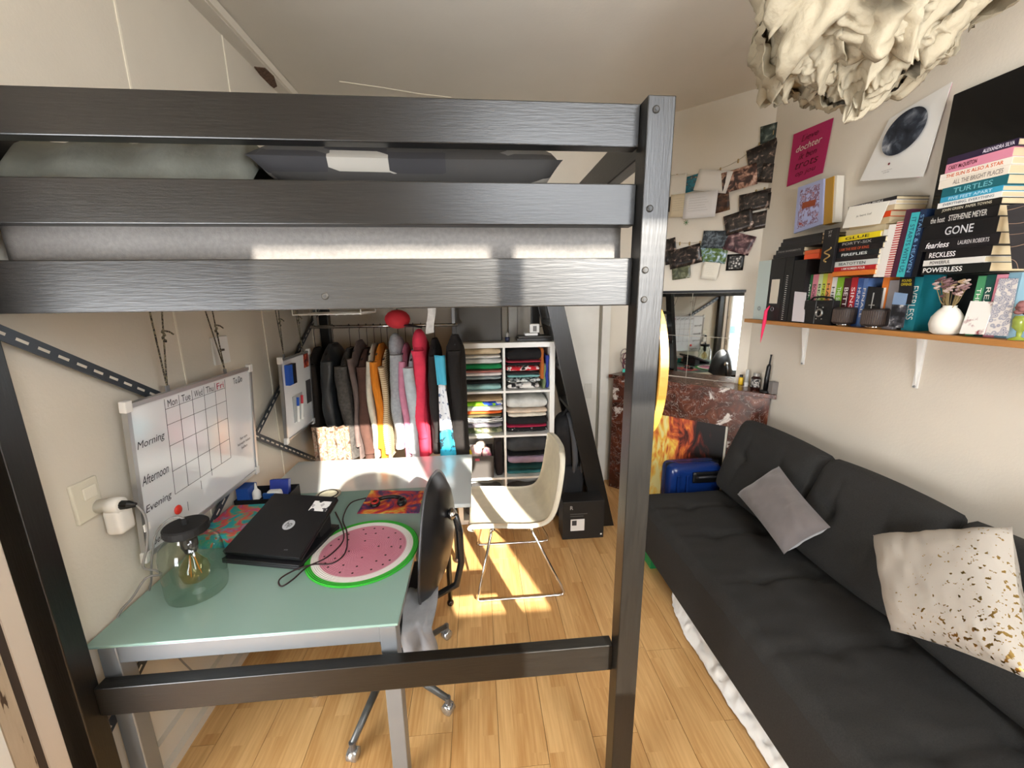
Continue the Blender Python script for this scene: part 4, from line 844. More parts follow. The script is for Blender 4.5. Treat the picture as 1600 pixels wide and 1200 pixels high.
def stack(col, row, items, grp, w0=.0, yo=0):
    x0 = (KX0+.045, CXM+.014)[col]+w0; x1 = (CXM-.014, KX1-.045)[col]; z = ZS[3-row]+.001
    for i, (h, hexc, lab, cat, *ex) in enumerate(items):
        pr = ex[0] if ex else None; xr = x1-(ex[1] if len(ex) > 1 else .012*random.random()); xl = x0+.015*random.random()
        y0 = KY0+.02+yo+.025*random.random(); seed = col*31+row*17+i*3.1
        def fn(u, v):
            a = 2*math.pi*u; ca, sa = math.cos(a), math.sin(a); e = 2*v-1
            rx = math.copysign(abs(ca)**.35, ca); rz = math.copysign(abs(sa)**.7, sa)
            cap = (1-abs(e)**6)**.5
            X = (xl+xr)/2+e*(xr-xl)/2; Y = y0+.15+rx*.15*(.9+.1*cap)
            Z = z+h/2+rz*h/2*(.55+.45*cap)+.15*h*math.sin(e*5+seed)*(1 if rz > 0 else 0)*cap*.5
            return (X, Y+.010*noise.noise(Vector((X*20, Z*20, seed))), max(z, Z))
        mb = MB().grid(fn, 20, 22, closed_u=True); n = len(mb.v); mb.f += [tuple(range(20)), tuple(range(n-20, n))[::-1]]
        mb.f = [f[::-1] for f in mb.f]
        ob('folded_'+cat.replace(' ', '_').replace('-', '_'), mb, pr or fab(hexc), None, smooth=True, label=lab, cat=cat, group=grp)
        z += h+.0015
STR = ramp_mat('bw_stripes', 'Z', [(.45, '#e8e6e2'), (.5, '#2a2a2c')], 24, .9, dist=3, const=True)
CAMO = ramp_mat('camo', 'noise', [(.4, '#4f5a3e'), (.5, '#8b8a6a'), (.6, '#b9b59c')], 18, .9, const=True)
SPK = ramp_mat('speckle', 'noise', [(.45, '#2c3233'), (.55, '#cfd3d0')], 45, .9)
RPR = ramp_mat('red_print', 'noise', [(.5, '#c21f2b'), (.6, '#f1e9e4'), (.66, '#1b1415')], 22, .9)
LIM = ramp_mat('lime_print', 'noise', [(.42, '#8fd12a'), (.52, '#2f55c9'), (.6, '#e6e6e0')], 9, .9, const=True)
stack(0, 0, [(.045, '#9cc7c3', 'light teal sweater folded at the bottom of the top left cubby', 'sweater'), (.032, '#171617', 'black top folded above the teal sweater', 't-shirt'), (.026, '#8f9a9c', 'grey-blue shirt folded above the black top', 'shirt'), (.030, '#e8e2df', 'white shirt folded under the pinkish one', 'shirt'), (.016, '#c27a70', 'thin salmon top folded beneath the green sweater', 't-shirt'), (.045, '#14854a', 'bright green sweater folded in the top left cubby', 'sweater'), (.042, '#cfd0cd', 'pale grey sweater folded above the green one', 'sweater'), (.022, '#f0eee9', 'white top folded under the beige sweater', 't-shirt'), (.05, '#c9b596', 'beige sweater folded on top of the top left cubby', 'sweater')], 'clothes in the top left cubby')
stack(0+1, 0, [(.05, '#cfd3d0', 'black and white speckled shirt at the bottom of the top right cubby', 'shirt', ramp_mat('marble_print', 'noise', [(.45, '#22201f'), (.52, '#e6e1da')], 20, .9), .07), (.035, '#2c3233', 'dark speckled grey top in the top right cubby', 't-shirt', SPK, .06), (.024, '#7fb3b0', 'pale aqua shirt folded in the top right cubby', 'shirt', None, .06), (.024, '#2a2728', 'charcoal top folded under the red print shirt', 't-shirt', None, .07), (.042, '#c21f2b', 'red shirt with white print folded in the top right cubby', 'shirt', RPR, .07), (.024, '#1c1718', 'black top folded above the red print shirt', 't-shirt', None, .06), (.014, '#b5384a', 'thin dark red top folded in the top right cubby', 't-shirt', None, .05), (.085, '#131112', 'thick black sweater folded at the top of the top right cubby', 'sweater', None, .05)], 'clothes in the top right cubby')
for n, x, z0, z1, hx, l in (('tee', .485, 1.17, 1.41, '#a65a24', 'rust orange top stuffed upright beside the folded pile'), ('shirt', .505, 1.10, 1.30, '#6f7d58', 'olive green shirt stuffed upright at the side of the cubby'), ('shirt', .525, 1.105, 1.36, '#2a3a8a', 'dark blue shirt stuffed against the shelf side panel')):
    ob('stuffed_'+n, soft_box((x-.012, 2.97, z0), (x+.012, 3.24, z1), 4, 10, 10, .012, 14, x*50, .01), fab(hx), None, smooth=True, label=l, cat='shirt')
stack(0, 1, [(.05, '#8b8a6a', 'camouflage green trousers folded at the bottom of the middle left cubby', 'trousers', CAMO), (.03, '#8d8790', 'grey-lilac shirt folded above the camouflage trousers', 'shirt'), (.055, '#e8e6e2', 'white top with black stripes folded in the middle left cubby', 't-shirt', STR), (.022, '#5f5a3c', 'olive top folded between striped and orange ones', 't-shirt'), (.022, '#e2682a', 'orange top folded in the middle left cubby', 't-shirt'), (.04, '#f0eeea', 'white shirt folded above the orange top', 'shirt'), (.035, '#8fd12a', 'lime and blue print shirt folded in the middle left cubby', 'shirt', LIM), (.03, '#b39a78', 'tan ribbed sweater folded on top of the middle left cubby', 'sweater')], 'clothes in the middle left cubby')
stack(1, 1, [(.045, '#151314', 'black top with print folded at the bottom of the middle right cubby', 't-shirt', ramp_mat('black_print', 'noise', [(.62, '#151314'), (.66, '#d0d0d0')], 40, .9)), (.018, '#b3264a', 'crimson top folded between the black ones', 't-shirt'), (.06, '#1a191b', 'thick black sweater folded in the middle right cubby', 'sweater'), (.035, '#d9d3c4', 'cream sweater folded in the middle right cubby', 'sweater'), (.03, '#dbc6b0', 'pale peach sweater folded above the cream one', 'sweater'), (.085, '#c9c9c4', 'fluffy light grey sweater on top of the middle right cubby', 'sweater')], 'clothes in the middle right cubby')
stack(1, 2, [(.03, '#3f7f80', 'teal top folded at the bottom of the lower right cubby', 't-shirt'), (.05, '#123f3c', 'dark green sweater folded in the lower right cubby', 'sweater'), (.075, '#a58fa3', 'lilac sweater folded in the lower right cubby', 'sweater'), (.02, '#121213', 'black top folded above the lilac sweater', 't-shirt'), (.13, '#3b3c3e', 'thick dark grey sweater on top of the lower right cubby', 'sweater')], 'clothes in the lower right cubby')
stack(1, 3, [(.08, '#3c4a52', 'slate trousers folded in the bottom right cubby', 'trousers'), (.08, '#6a6660', 'taupe trousers folded in the bottom right cubby', 'trousers')], 'clothes in the bottom right cubby')
stack(0, 3, [(.09, '#494542', 'dark grey blanket folded in the bottom left cubby', 'blanket'), (.08, '#5d5a58', 'mid grey blanket folded in the bottom left cubby', 'blanket')], 'clothes in the bottom left cubby')
bx_ = thing('storage_box', (-.03, 3.05, ZS[1]+.001), 'dark grey storage box in the lower left cubby', 'box')
BXM = mat('#46423f', .6); z0 = ZS[1]+.001
ob('box_front', MB().box((-.145, 2.955, z0), (.10, 2.962, z0+.18)), BXM, bx_); ob('box_back', MB().box((-.145, 3.22, z0), (.10, 3.227, z0+.18)), BXM, bx_)
ob('box_side', MB().box((-.145, 2.962, z0), (-.138, 3.22, z0+.18)), BXM, bx_); ob('box_side', MB().box((.093, 2.962, z0), (.10, 3.22, z0+.18)), BXM, bx_); ob('box_floor', MB().box((-.138, 2.962, z0), (.093, 3.22, z0+.006)), BXM, bx_)
ob('box_label', MB().box((-.045, 2.953, z0+.145), (-.01, 2.955, z0+.165)), mat('#b54a5a', .5), bx_)
for hx, x, y, r, l in (('#e8d71e', -.10, 3.0, .035, 'bright yellow cloth bundle in the dark storage box'), ('#d8a6b0', -.04, 3.05, .05, 'pink and cream floral bundle in the dark storage box'), ('#e0698a', .05, 3.02, .035, 'hot pink bundle in the dark storage box'), ('#b9a58e', .0, 3.14, .05, 'beige cloth bundle at the back of the storage box')):
    mb = MB().ball((x, y, z0+.18), (r, r, r*1.4), 14)
    for v in mb.v: v += noise.noise_vector(v*22)*.012
    ob('cloth_bundle', mb, ramp_mat('bundle'+hx, 'noise', [(.4, hx), (.6, '#e9dcd0')], 30, .9) if hx != '#e8d71e' else mat(hx, .8), None, smooth=True, label=l, cat='cloth')
ob('folded_jacket', soft_box((.112, 2.97, z0), (.172, 3.22, z0+.29), 6, 10, 12, .012, 9, 4, .02), fab('#221c1e'), None, smooth=True, label='black jacket pushed upright beside the storage box', cat='jacket')
# on top of the shelf
kt = KH+.001
gp = thing('grey_storage_case', (.0, 3.12, kt), 'large flat dark grey case standing on the cube shelf', 'case')
ob('case_body', MB().box((-.188, 3.05, kt), (.185, 3.16, kt+.29)), mat('#55534f', .6, var=.05), gp, bevel=.006); ob('case_seam', MB().box((.186, 3.09, kt), (.192, 3.11, kt+.29)), mat('#2c2a28', .6), gp)
rb = thing('media_box', (.44, 3.05, kt), 'flat dark set-top box on the cube shelf', 'device')
ob('device_body', MB().box((.30, 2.99, kt), (.565, 3.15, kt+.022)), mat('#2a2927', .4), rb, bevel=.003); ob('device_lid', MB().box((.31, 3.0, kt+.023), (.555, 3.14, kt+.038)), mat('#3a3834', .5), rb, bevel=.003)
ro = thing('white_router', (.42, 3.05, kt+.04), 'small white router with cables on the dark box', 'router')
ob('router_base', MB().box((.36, 3.02, kt+.0385), (.46, 3.10, kt+.058)), WHITE, ro, bevel=.004); ob('router_body', MB().box((.40, 3.04, kt+.0585), (.475, 3.09, kt+.125)), mat('#dcdad4', .4), ro, bevel=.005); ob('router_port', MB().box((.425, 3.036, kt+.07), (.452, 3.04, kt+.11)), mat('#6a6864', .5), ro)
ob('router_cable', MB().tube(smooth_path([(.475, 3.06, kt+.10), (.52, 3.05, kt+.11), (.55, 3.06, kt+.08), (.555, 3.10, kt+.045)], 20), .003, 6), BLACK, ro)
bt = Vector((.225, 3.0, kt)); sb_ = thing('small_bottle', bt, 'small dark blue bottle with pale lid on the cube shelf', 'bottle')
ob('bottle_body', MB().lathe([(.018, 0), (.018, .032), (.012, .036)], bt, 14), mat('#1d2340', .3), sb_, smooth=True); ob('bottle_cap', MB().lathe([(.012, .036), (.012, .06), (.006, .07)], bt, 12), mat('#8d8a84', .4), sb_)
# backpack and black box on the floor
bp_ = thing('backpack', (.74, 2.95, 0), 'black and grey backpack standing behind the black carton', 'backpack')
BK = mat('#17171a', .8, bump=.2, bscale=60)
ob('pack_body', soft_box((.60, 2.88, .0), (.84, 3.12, .90), 12, 10, 24, .022, 5, 3, .09), BK, bp_, smooth=True)
ob('front_pocket', soft_box((.63, 2.845, .12), (.80, 2.90, .50), 8, 4, 12, .01, 7, 8, .03), mat('#1f2023', .8), bp_, smooth=True)
for x in (.695, .755):
    ob('shoulder_strap', MB().tube([(x-.01, 2.93, .91), (x, 2.87, .86), (x+.02, 2.845, .72), (x+.03, 2.835, .55), (x+.02, 2.86, .42)], [.016, .022, .024, .022, .012], 8), mat('#55585e', .8), bp_, smooth=True)
ob('top_handle', MB().tube([(.66, 2.98, .88), (.68, 2.96, .935), (.75, 2.96, .94), (.77, 2.98, .88)], .011, 8), BK, bp_, smooth=True)
bb_ = thing('black_carton', (.765, 2.78, 0), 'black product carton with small white label on the floor', 'carton')
ob('carton_body', MB().box((.595, 2.655, 0), (.91, 2.80, .308)), mat('#1b1a19', .5), bb_, bevel=.002)
ob('carton_label', MB().box((.655, 2.6535, .07), (.76, 2.655, .165)), mat('#e6e4df', .6), bb_)
ob('label_picture', MB().box((.665, 2.6525, .115), (.70, 2.6535, .155)), mat('#3c3a3a', .6), bb_)
text('R', mat('#b9b7b2', .5), bb_, (.66, 2.655, .26), (1, 0, 0), (0, 0, 1), .022, .03)
for i, w in enumerate((.13, .10)): ob('printed_line', MB().box((.65, 2.654, .205-.018*i), (.65+w, 2.655, .210-.018*i)), mat('#5a5856', .6), bb_)
ob('seal_dot', MB().box((.885, 2.654, .025), (.897, 2.655, .037)), WHITE, bb_)
# ================================================================ SOFA
FAB = mat('#282725', .95, var=.25, scale=220, bump=.25, bscale=420)
SX0, SX1, SY0, SY1 = 1.085, 2.06, .10, 2.54
so = thing('sofa', (1.57, 1.3, 0), 'long charcoal fabric sofa bed with tufted cushions', 'sofa')
tufts = [(1.36, y) for y in (.45, .85, 1.22, 1.62, 2.0, 2.32)]+[(1.66, y) for y in (.45, .85, 1.22, 1.62, 2.0, 2.32)]
def seat_top(u, v):
    x = SX0+(1.86-SX0)*u; y = SY0+(SY1-SY0)*v; z = .425
    z -= .05*max(0, 1-u*14)**2 + .03*max(0, 1-(1-v)*40)**2
    for tx, ty in tufts:
        d2 = ((x-tx)/.05)**2+((y-ty)/.05)**2; z -= .030*math.exp(-d2)
        z -= .016*math.exp(-((y-ty)/.014)**2)*math.exp(-((x-tx)/.22)**2)
    z += .004*noise.noise(Vector((x*9, y*16, 0)))+.003*math.sin(y*55+3*noise.noise(Vector((x*3, y*3, 1))))*max(0, 1-u*2.5)
    return (x, y, z)
sm_ = MB().grid(seat_top, 44, 120); nU, nV = 44, 120
def seat_side():
    mb = MB()
    def front(u, v): p = Vector(seat_top(0, v)); return (SX0-.012*math.sin(u*math.pi), p.y, .11+(p.z-.11)*u)
    mb.grid(front, 10, 120)
    def end(u, v): p = Vector(seat_top(v, 1)); return (p.x, SY1+.008*math.sin(u*math.pi), .11+(p.z-.11)*u)
    mb.grid(end, 8, 44)
    def end0(u, v): p = Vector(seat_top(v, 0)); return (p.x, SY0, .11+(p.z-.11)*u)
    mb.grid(end0, 8, 44)
    mb.box((SX0+.004, SY0+.004, .11), (1.856, SY1-.004, .30)); return mb
sm2 = seat_side(); n0 = len(sm_.v); sm_.v += sm2.v; sm_.f += [tuple(i+n0 for i in f) for f in sm2.f]
ob('seat_cushion', sm_, FAB, so, smooth=True)
def cushion(y0, y1, seed):
    # leaning padded back: local frame along Y, up the lean, out
    base = Vector((1.74, (y0+y1)/2, .41)); topv = Vector((1.93, (y0+y1)/2, .935)); upc = (topv-base); Hc = upc.length; upc.normalize(); n = Vector((-upc.z, 0, upc.x))
    c = base+upc*Hc/2+n*.0; w = y1-y0; mb = MB()
    for sgn in (1, -1):
        def fn(u, v):
            a, b = 2*u-1, 2*v-1
            if sgn < 0: a = -a
            e = (1-a**8)*(1-b**8); t = .105*max(0, e)**.35
            if sgn > 0:
                for ta, tb in ((-.42, .05), (.42, .05)):
                    t -= .038*math.exp(-((a-ta)/.13)**2-((b-tb)/.13)**2)
                    t -= .016*math.exp(-((a-ta)/.035)**2)*math.exp(-((b-tb)/.5)**2)
            rad = 1-.05*(a*a*b*b)
            return c+Vector((0, 1, 0))*(a*w/2*rad)+upc*(b*Hc/2*rad)+n*(sgn*t*(.8 if sgn < 0 else 1))+n*.003*noise.noise(Vector((a*5+seed, b*5, 1)))
        mb.grid(fn, 40, 30)
    return mb
for i, (a, b) in enumerate(((1.885, 2.575), (1.275, 1.875), (.60, 1.265), (.10, .59))):
    ob('back_cushion', cushion(a, b, i), FAB, so, smooth=True)
for y in (.2, 1.3, 2.40):
    for x in (SX0+.06, 1.80): ob('leg', MB().lathe([(.018, 0), (.024, .11)], (x, y, 0), 12), BLACK, so)
ob('base_frame', MB().box((1.15, .15, .09), (1.9, 2.5, .11)), BLACKM, so)
# pillows on the sofa
gp_ = thing('grey_cushion', onZ(1235, 830, .5), 'small plain taupe-grey velvet cushion leaning on the sofa back', 'cushion')
def quad_pillow(pxs, X, t, m, seed, parent, tilt):
    P4 = [onX(x, y, xx) for (x, y), xx in zip(pxs, X)]; c = sum(P4, Vector())/4; n = ((P4[2]-P4[0]).cross(P4[3]-P4[1])).normalized()
    if n.x > 0: n = -n
    mb = MB()
    for sgn in (1, -1):
        def fn(u, v):
            uu = 1-u if sgn < 0 else u
            p = P4[0].lerp(P4[1], uu).lerp(P4[3].lerp(P4[2], uu), v); a, b = 2*uu-1, 2*v-1; e = max(0, (1-a**4)*(1-b**4))
            pin = (p-c)*(-.06*((1-a*a)*(b*b)+(1-b*b)*(a*a)))
            w = .008*noise.noise(Vector((a*3+seed, b*3, sgn)))+.006*noise.noise(Vector((a*9+seed, b*2.5, sgn)))
            return p+pin+n*(sgn*(t/2*e**.5+w*min(1, e*3)))
        mb.grid(fn, 30, 30)
    return ob('cushion_cover', mb, m, parent, smooth=True)
quad_pillow(((1217, 728), (1298, 824), (1225, 866), (1152, 772)), (1.72, 1.66, 1.50, 1.58), .13, mat('#6d6664', .8, var=.06, scale=12, sheen=.5, bump=.05, bscale=100), 3, gp_, 0)
wp_ = thing('gold_flecked_cushion', onZ(1480, 940, .5), 'large cream cushion with gold foil flecks on the sofa', 'cushion')
def gold():
    m, nt, b = nodes_of('gold_fleck'); N = nt.nodes.new; L = nt.links.new
    tc = N('ShaderNodeTexCoord'); n = N('ShaderNodeTexNoise'); n.inputs['Scale'].default_value = 75; n.inputs['Detail'].default_value = 2; L(tc.outputs['Object'], n.inputs[0])
    sp = N('ShaderNodeSeparateXYZ'); L(tc.outputs['Object'], sp.inputs[0])
    g = N('ShaderNodeMath'); g.operation = 'MULTIPLY_ADD'; g.inputs[1].default_value = -.42; g.inputs[2].default_value = -.03; L(sp.outputs[1], g.inputs[0])
    mn = N('ShaderNodeMath'); mn.operation = 'MINIMUM'; mn.inputs[1].default_value = .075; L(g.outputs[0], mn.inputs[0])
    a = N('ShaderNodeMath'); a.operation = 'ADD'; L(n.outputs[0], a.inputs[0]); L(mn.outputs[0], a.inputs[1])
    r = N('ShaderNodeValToRGB'); r.color_ramp.elements[0].position = .648; r.color_ramp.elements[1].position = .655; L(a.outputs[0], r.inputs[0])
    mx = N('ShaderNodeMix'); mx.data_type = 'RGBA'; L(r.outputs[0], mx.inputs[0]); mx.inputs[6].default_value = (*srgb('#b3aca1'), 1); mx.inputs[7].default_value = (*srgb('#9c8350'), 1)
    L(mx.outputs[2], b.inputs['Base Color']); L(r.outputs[0], b.inputs['Metallic'])
    rr = N('ShaderNodeMath'); rr.operation = 'MULTIPLY_ADD'; rr.inputs[1].default_value = -.55; rr.inputs[2].default_value = .85; L(r.outputs[0], rr.inputs[0]); L(rr.outputs[0], b.inputs['Roughness']); return m
quad_pillow(((1364, 836), (1582, 822), (1625, 1070), (1392, 985)), (1.66, 1.70, 1.42, 1.42), .15, gold(), 8, wp_, 0)
# white sheet sticking out below the sofa, green thing, suitcase
def sheet(u, v):
    y = 2.0-1.15*v; x = SX0-.0+.06-(.085*u)*math.sin(min(1, v*3+.15)*math.pi/2)*(1-.25*v)
    w = noise.noise(Vector((v*14, u*1.5, 3)))
    return (x+.014*w*u+.006*noise.noise(Vector((v*45, u*4, 7))), y, .10-.095*u+.03*noise.noise(Vector((v*30, u*3, 1)))*u*(1-u)*4+.006)
ob('white_sheet', MB().grid(sheet, 12, 160), mat('#efeeea', .9, bump=.2, bscale=20), None, smooth=True, solid=.004, label='crumpled white bed sheet poking out under the sofa front', cat='sheet')
ob('green_crate', MB().box((1.11, 2.27, 0), (1.18, 2.39, .085)).box((1.10, 2.26, .085), (1.185, 2.40, .098)), mat('#1e8a4c', .5), None, bevel=.003, label='small green plastic crate under the far end of the sofa', cat='crate')
su = thing('suitcase', (1.6, 2.68, 0), 'glossy blue hard-shell suitcase standing behind the sofa end', 'suitcase')
SUM = mat('#0f2d6a', .25, var=.1, scale=4, spec=.7)
ob('shell', soft_box((1.385, 2.615, .03), (1.80, 2.80, .565), 14, 8, 18, 0, 1, 1, .055), SUM, su, smooth=True)
ob('shell_seam', MB().box((1.384, 2.695, .03), (1.80, 2.705, .567)), BLACK, su, bevel=.004)
for x in (1.43, 1.50): ob('shell_rib', MB().box((x, 2.594, .1), (x+.018, 2.602, .50)), SUM, su, bevel=.004)
hb = ob('handle_recess', soft_box((1.545, 2.588, .44), (1.775, 2.604, .525), 10, 2, 6, 0, 1, 1, .007), BLACK, su, smooth=True)
ob('carry_handle', MB().tube([(1.57, 2.595, .485), (1.585, 2.57, .495), (1.66, 2.565, .50), (1.735, 2.57, .495), (1.75, 2.595, .485)], .010, 8), mat('#2a2b2f', .3), su, smooth=True)
for x in (1.42, 1.76): ob('wheel', MB().ball((x, 2.66, .022), (.02, .022, .022), 10), BLACK, su)
# ================================================================ RIGHT WALL: television, shelf
tv = thing('television', (2.06, 1.3, 2.1), 'black flat television mounted high on the wall behind the books', 'television')
ob('screen', MB().box((2.045, .85, 2.12), (2.05, 1.75, 2.612)), mat('#050506', .12), tv); ob('tv_body', MB().box((2.05, .845, 2.115), (2.085, 1.755, 2.617)), BLACK, tv, bevel=.004); ob('wall_mount', MB().box((2.085, 1.1, 2.25), (2.0995, 1.5, 2.5)), DGREY, tv)
SZ = 1.627
sh = thing('wall_shelf', (2.0, 1.75, SZ-.022), 'oak wall shelf on white brackets loaded with books', 'shelf')
ob('shelf_board', MB().box((1.875, .75, SZ-.024), (WR-.001, 2.695, SZ)), mat('#b07a42', .45, var=.15, scale=6, stretch=(8, 1, 8)), sh, bevel=.002)
for px, py in ((1252, 569), (1427, 607)):
    q = onX(px, py, 2.09)
    br = ob('bracket', MB().box((2.094, q.y-.012, 1.345), (2.0995, q.y+.012, SZ-.0245)).box((1.93, q.y-.012, SZ-.030), (2.094, q.y+.012, SZ-.0245)), WHITE, sh)
    ob('bracket_web', MB().add([(2.094, q.y-.002, 1.36), (2.094, q.y-.002, SZ-.030), (2.055, q.y-.002, SZ-.030), (2.094, q.y+.002, 1.36), (2.094, q.y+.002, SZ-.030), (2.055, q.y+.002, SZ-.030)], [(0, 1, 2), (5, 4, 3), (0, 2, 5, 3), (0, 3, 4, 1), (1, 4, 5, 2)]), WHITE, br)
    ob('bracket_screw', MB().ball((2.092, q.y, 1.352), .006, 8), STEEL, br)
PAGE = mat('#d9c7a2', .9, bump=.3, bscale=120, stretch=(1, 1, 8)); DN = Vector((0, -1, 0)); UPZ = Vector((0, 0, 1)); OUTX = Vector((-1, 0, 0))
def cx_(x, y): return (1150+x/3.3333, 180+y/3.3333)       # pixel of the enlarged view
def book_flat(z0, z1, ya, yb, hexc, label, txt=None, tcol='#ffffff', X=1.89, dep=.135, tw=.8, th=.55, m=None, hard=False, group='books stacked flat on the wall shelf', shear=0, left=0, txt2=None):
    """book lying flat, spine towards the room (-X); ya > yb"""
    t = thing('book', (X+dep/2, (ya+yb)/2, z0), label, 'book', group); cm = m or mat(hexc, .45)
    tk = .0025
    ob('cover', MB().box((X, yb, z0), (X+dep, ya, z0+tk)).box((X, yb, z1-tk), (X+dep, ya, z1)).box((X, yb, z0+tk), (X+tk, ya, z1-tk)), cm, t)
    ob('pages', MB().box((X+tk, yb+.002, z0+tk), (X+dep-.004, ya-.002, z1-tk)), PAGE, t)
    if txt: text(txt, mat(tcol, .6), t, (X, (ya+yb)/2+left*(ya-yb), (z0+z1)/2), DN, UPZ, (ya-yb)*tw, (z1-z0)*th, shear=shear, bold=.012)
    if txt2: text(txt2[0], mat(txt2[1], .6), t, (X, (ya+yb)/2+txt2[2]*(ya-yb), (z0+z1)/2), DN, UPZ, (ya-yb)*txt2[3], (z1-z0)*.35)
    return t
# tall right stack: (left x, right x, y at left edge of the bottom) in the enlarged view
R = [(1100, 1470, 258, '#2b1d38', 'dark purple', 'ALEXANDRA SILVA', '#e8e2ee', .42, -.25), (1090, 1440, 305, '#d98aa0', 'pink', 'CASEY McQUISTON', '#5a1a2a', .45, .22), (1062, 1440, 345, '#efe6d8', 'cream and orange', 'THE SUN IS ALSO A STAR', '#d9632a', .8, 0), (1055, 1425, 388, '#eadfce', 'beige', 'ALL THE BRIGHT PLACES', '#8a8078', .7, -.08),
 (1070, 1418, 430, '#17606a', 'deep teal', 'TURTLES', '#6fb3bb', .6, 0), (1065, 1395, 458, '#3a9cbd', 'sky blue', 'FIVE FEET APART', '#bfe4f2', .7, 0), (1050, 1390, 488, '#e9e7e0', 'white', 'EVERYTHING, EVERYTHING', '#5a6a7a', .8, 0), (1035, 1390, 522, '#15130f', 'black-brown', 'JOHN GREEN  PAPER TOWNS', '#cfc7b0', .75, 0),
 (970, 1375, 585, '#0d0c0e', 'black', 'the host   STEPHENIE MEYER', '#c9c6c0', .75, 0), (985, 1370, 655, '#100f11', 'thick black', 'GONE', '#c9c9cc', .4, .0), (965, 1385, 712, '#161316', 'black', 'fearless', '#f2eef0', .33, .27), (985, 1345, 757, '#151112', 'black', 'RECKLESS', '#f0ecec', .42, .22), (975, 1310, 787, '#d9d6d0', 'thin white', 'POWERFUL', '#4a4644', .35, .2), (965, 1340, 832, '#131513', 'black', 'POWERLESS', '#f0eeea', .6, .17)]
ORD = ['topmost of']+[w+' from the top of' for w in 'second third fourth fifth sixth seventh eighth ninth tenth eleventh twelfth thirteenth'.split()]+['lowest of']
zs_ = [onX(*cx_(a, y), 1.89).z for a, b, y, *_ in R]; ztop = onX(*cx_(1100, 225), 1.89).z
for i, (a, b, y, hx, cn, tx, tc_, tw, lf) in enumerate(R):
    z0 = zs_[i]; z1 = (zs_[i-1] if i else ztop)-.0006
    ya = onX(*cx_(a, y-15), 1.89).y; yb = onX(*cx_(b, y-15-.27*(b-a)), 1.89).y
    book_flat(z0, z1, ya, yb, hx, '%s book, %s the tall stack beside the television' % (cn, ORD[i]), tx, tc_, tw=tw, left=lf, dep=.15, shear=.0 if i != 10 else .3, txt2=('LAUREN ROBERTS', '#d8d4d4', -.2, .38) if i == 10 else None)
ZB = zs_[-1]       # bottom of the tall stack: top of the row of standing books
def book_up(xa, xb, ytop, ybot, hexc, label, txt=None, tcol='#ffffff', X=1.90, dep=.12, lean=0, m=None, group='books standing on the wall shelf', zb=None, tw=.75, name='book'):
    """standing book, spine to the room; spine between pixel columns xa..xb"""
    ym = (ytop+ybot)/2; ya, yb = onX(*cx_(xa, ym), X).y, onX(*cx_(xb, ym), X).y; z1 = onX(*cx_((xa+xb)/2, ytop), X).z; z0 = SZ+.0008 if zb is None else zb
    t = thing(name, (X+dep/2, (ya+yb)/2, z0), label, 'book', group); cm = m or mat(hexc, .45); tk = .002
    Mt = Matrix.Translation((0, (ya+yb)/2, z0)) @ Matrix.Rotation(lean, 4, 'X') @ Matrix.Translation((0, -(ya+yb)/2, -z0))
    ob('cover', MB(Mt).box((X, yb, z0), (X+dep, yb+tk, z1)).box((X, ya-tk, z0), (X+dep, ya, z1)).box((X, yb+tk, z0), (X+tk, ya-tk, z1)), cm, t)
    ob('pages', MB(Mt).box((X+tk, yb+tk, z0+.002), (X+dep-.004, ya-tk, z1-.003)), PAGE, t)
    if txt: text(txt, mat(tcol, .6), t, Mt @ Vector((X, (ya+yb)/2, (z0+z1)/2)), Mt.to_3x3() @ Vector((0, 0, -1)), Mt.to_3x3() @ Vector((0, -1, 0)), (z1-z0)*tw, abs(ya-yb)*.55)
    return t
# binders and notebooks at the far end
def binder(xa, xb, ytop, hexc, label, lab=None, ring=True):
    t = book_up(xa, xb, ytop, 1070, hexc, label, dep=.19, name='ring_binder', group='binders at the far end of the shelf'); t['category'] = 'binder'
    yc = (onX(*cx_(xa, 900), 1.90).y+onX(*cx_(xb, 900), 1.90).y)/2; w = abs(onX(*cx_(xa, 900), 1.90).y-onX(*cx_(xb, 900), 1.90).y)
    if lab: ob('spine_label', MB().box((1.8985, yc-w*.28, 1.735), (1.90, yc+w*.28, 1.885)), mat(lab, .7), t)
    if ring: ob('finger_ring', MB().tube([(1.898, yc+.012*math.cos(a), 1.70+.012*math.sin(a)) for a in [k*math.pi/8 for k in range(16)]], .002, 6, closed=True), STEEL, t)
    return t
binder(104, 166, 760, '#b9c6c1', 'pale mint ring binder at the far end of the shelf'); binder(168, 240, 748, '#141315', 'black ring binder with cream spine label', '#d6cdbb')
nb = book_up(242, 284, 740, 1072, '#100f11', 'black spiral notebook standing beside the black binder', dep=.18, name='notebook'); nb['category'] = 'notebook'
yq = onX(*cx_(262, 900), 1.9).y
for k in range(22): ob('spiral_ring', MB().tube([(1.899, yq-.006, SZ+.012+k*.0125), (1.893, yq, SZ+.014+k*.0125), (1.899, yq+.006, SZ+.012+k*.0125)], .0016, 5), mat('#d8d5cd', .4, .4), nb)
book_up(286, 350, 756, 1072, '#121113', 'wide black file box standing behind the small white card', dep=.19, name='file_box')['category'] = 'file box'
book_up(376, 436, 775, 1000, '#171518', 'flat black folder behind the small paperbacks', dep=.04, X=2.05, name='file_box')['category'] = 'file box'
zz = max(onX(*cx_(329, 756), 1.9).z, onX(*cx_(405, 775), 1.9).z, onX(*cx_(263, 740), 1.9).z)+.001
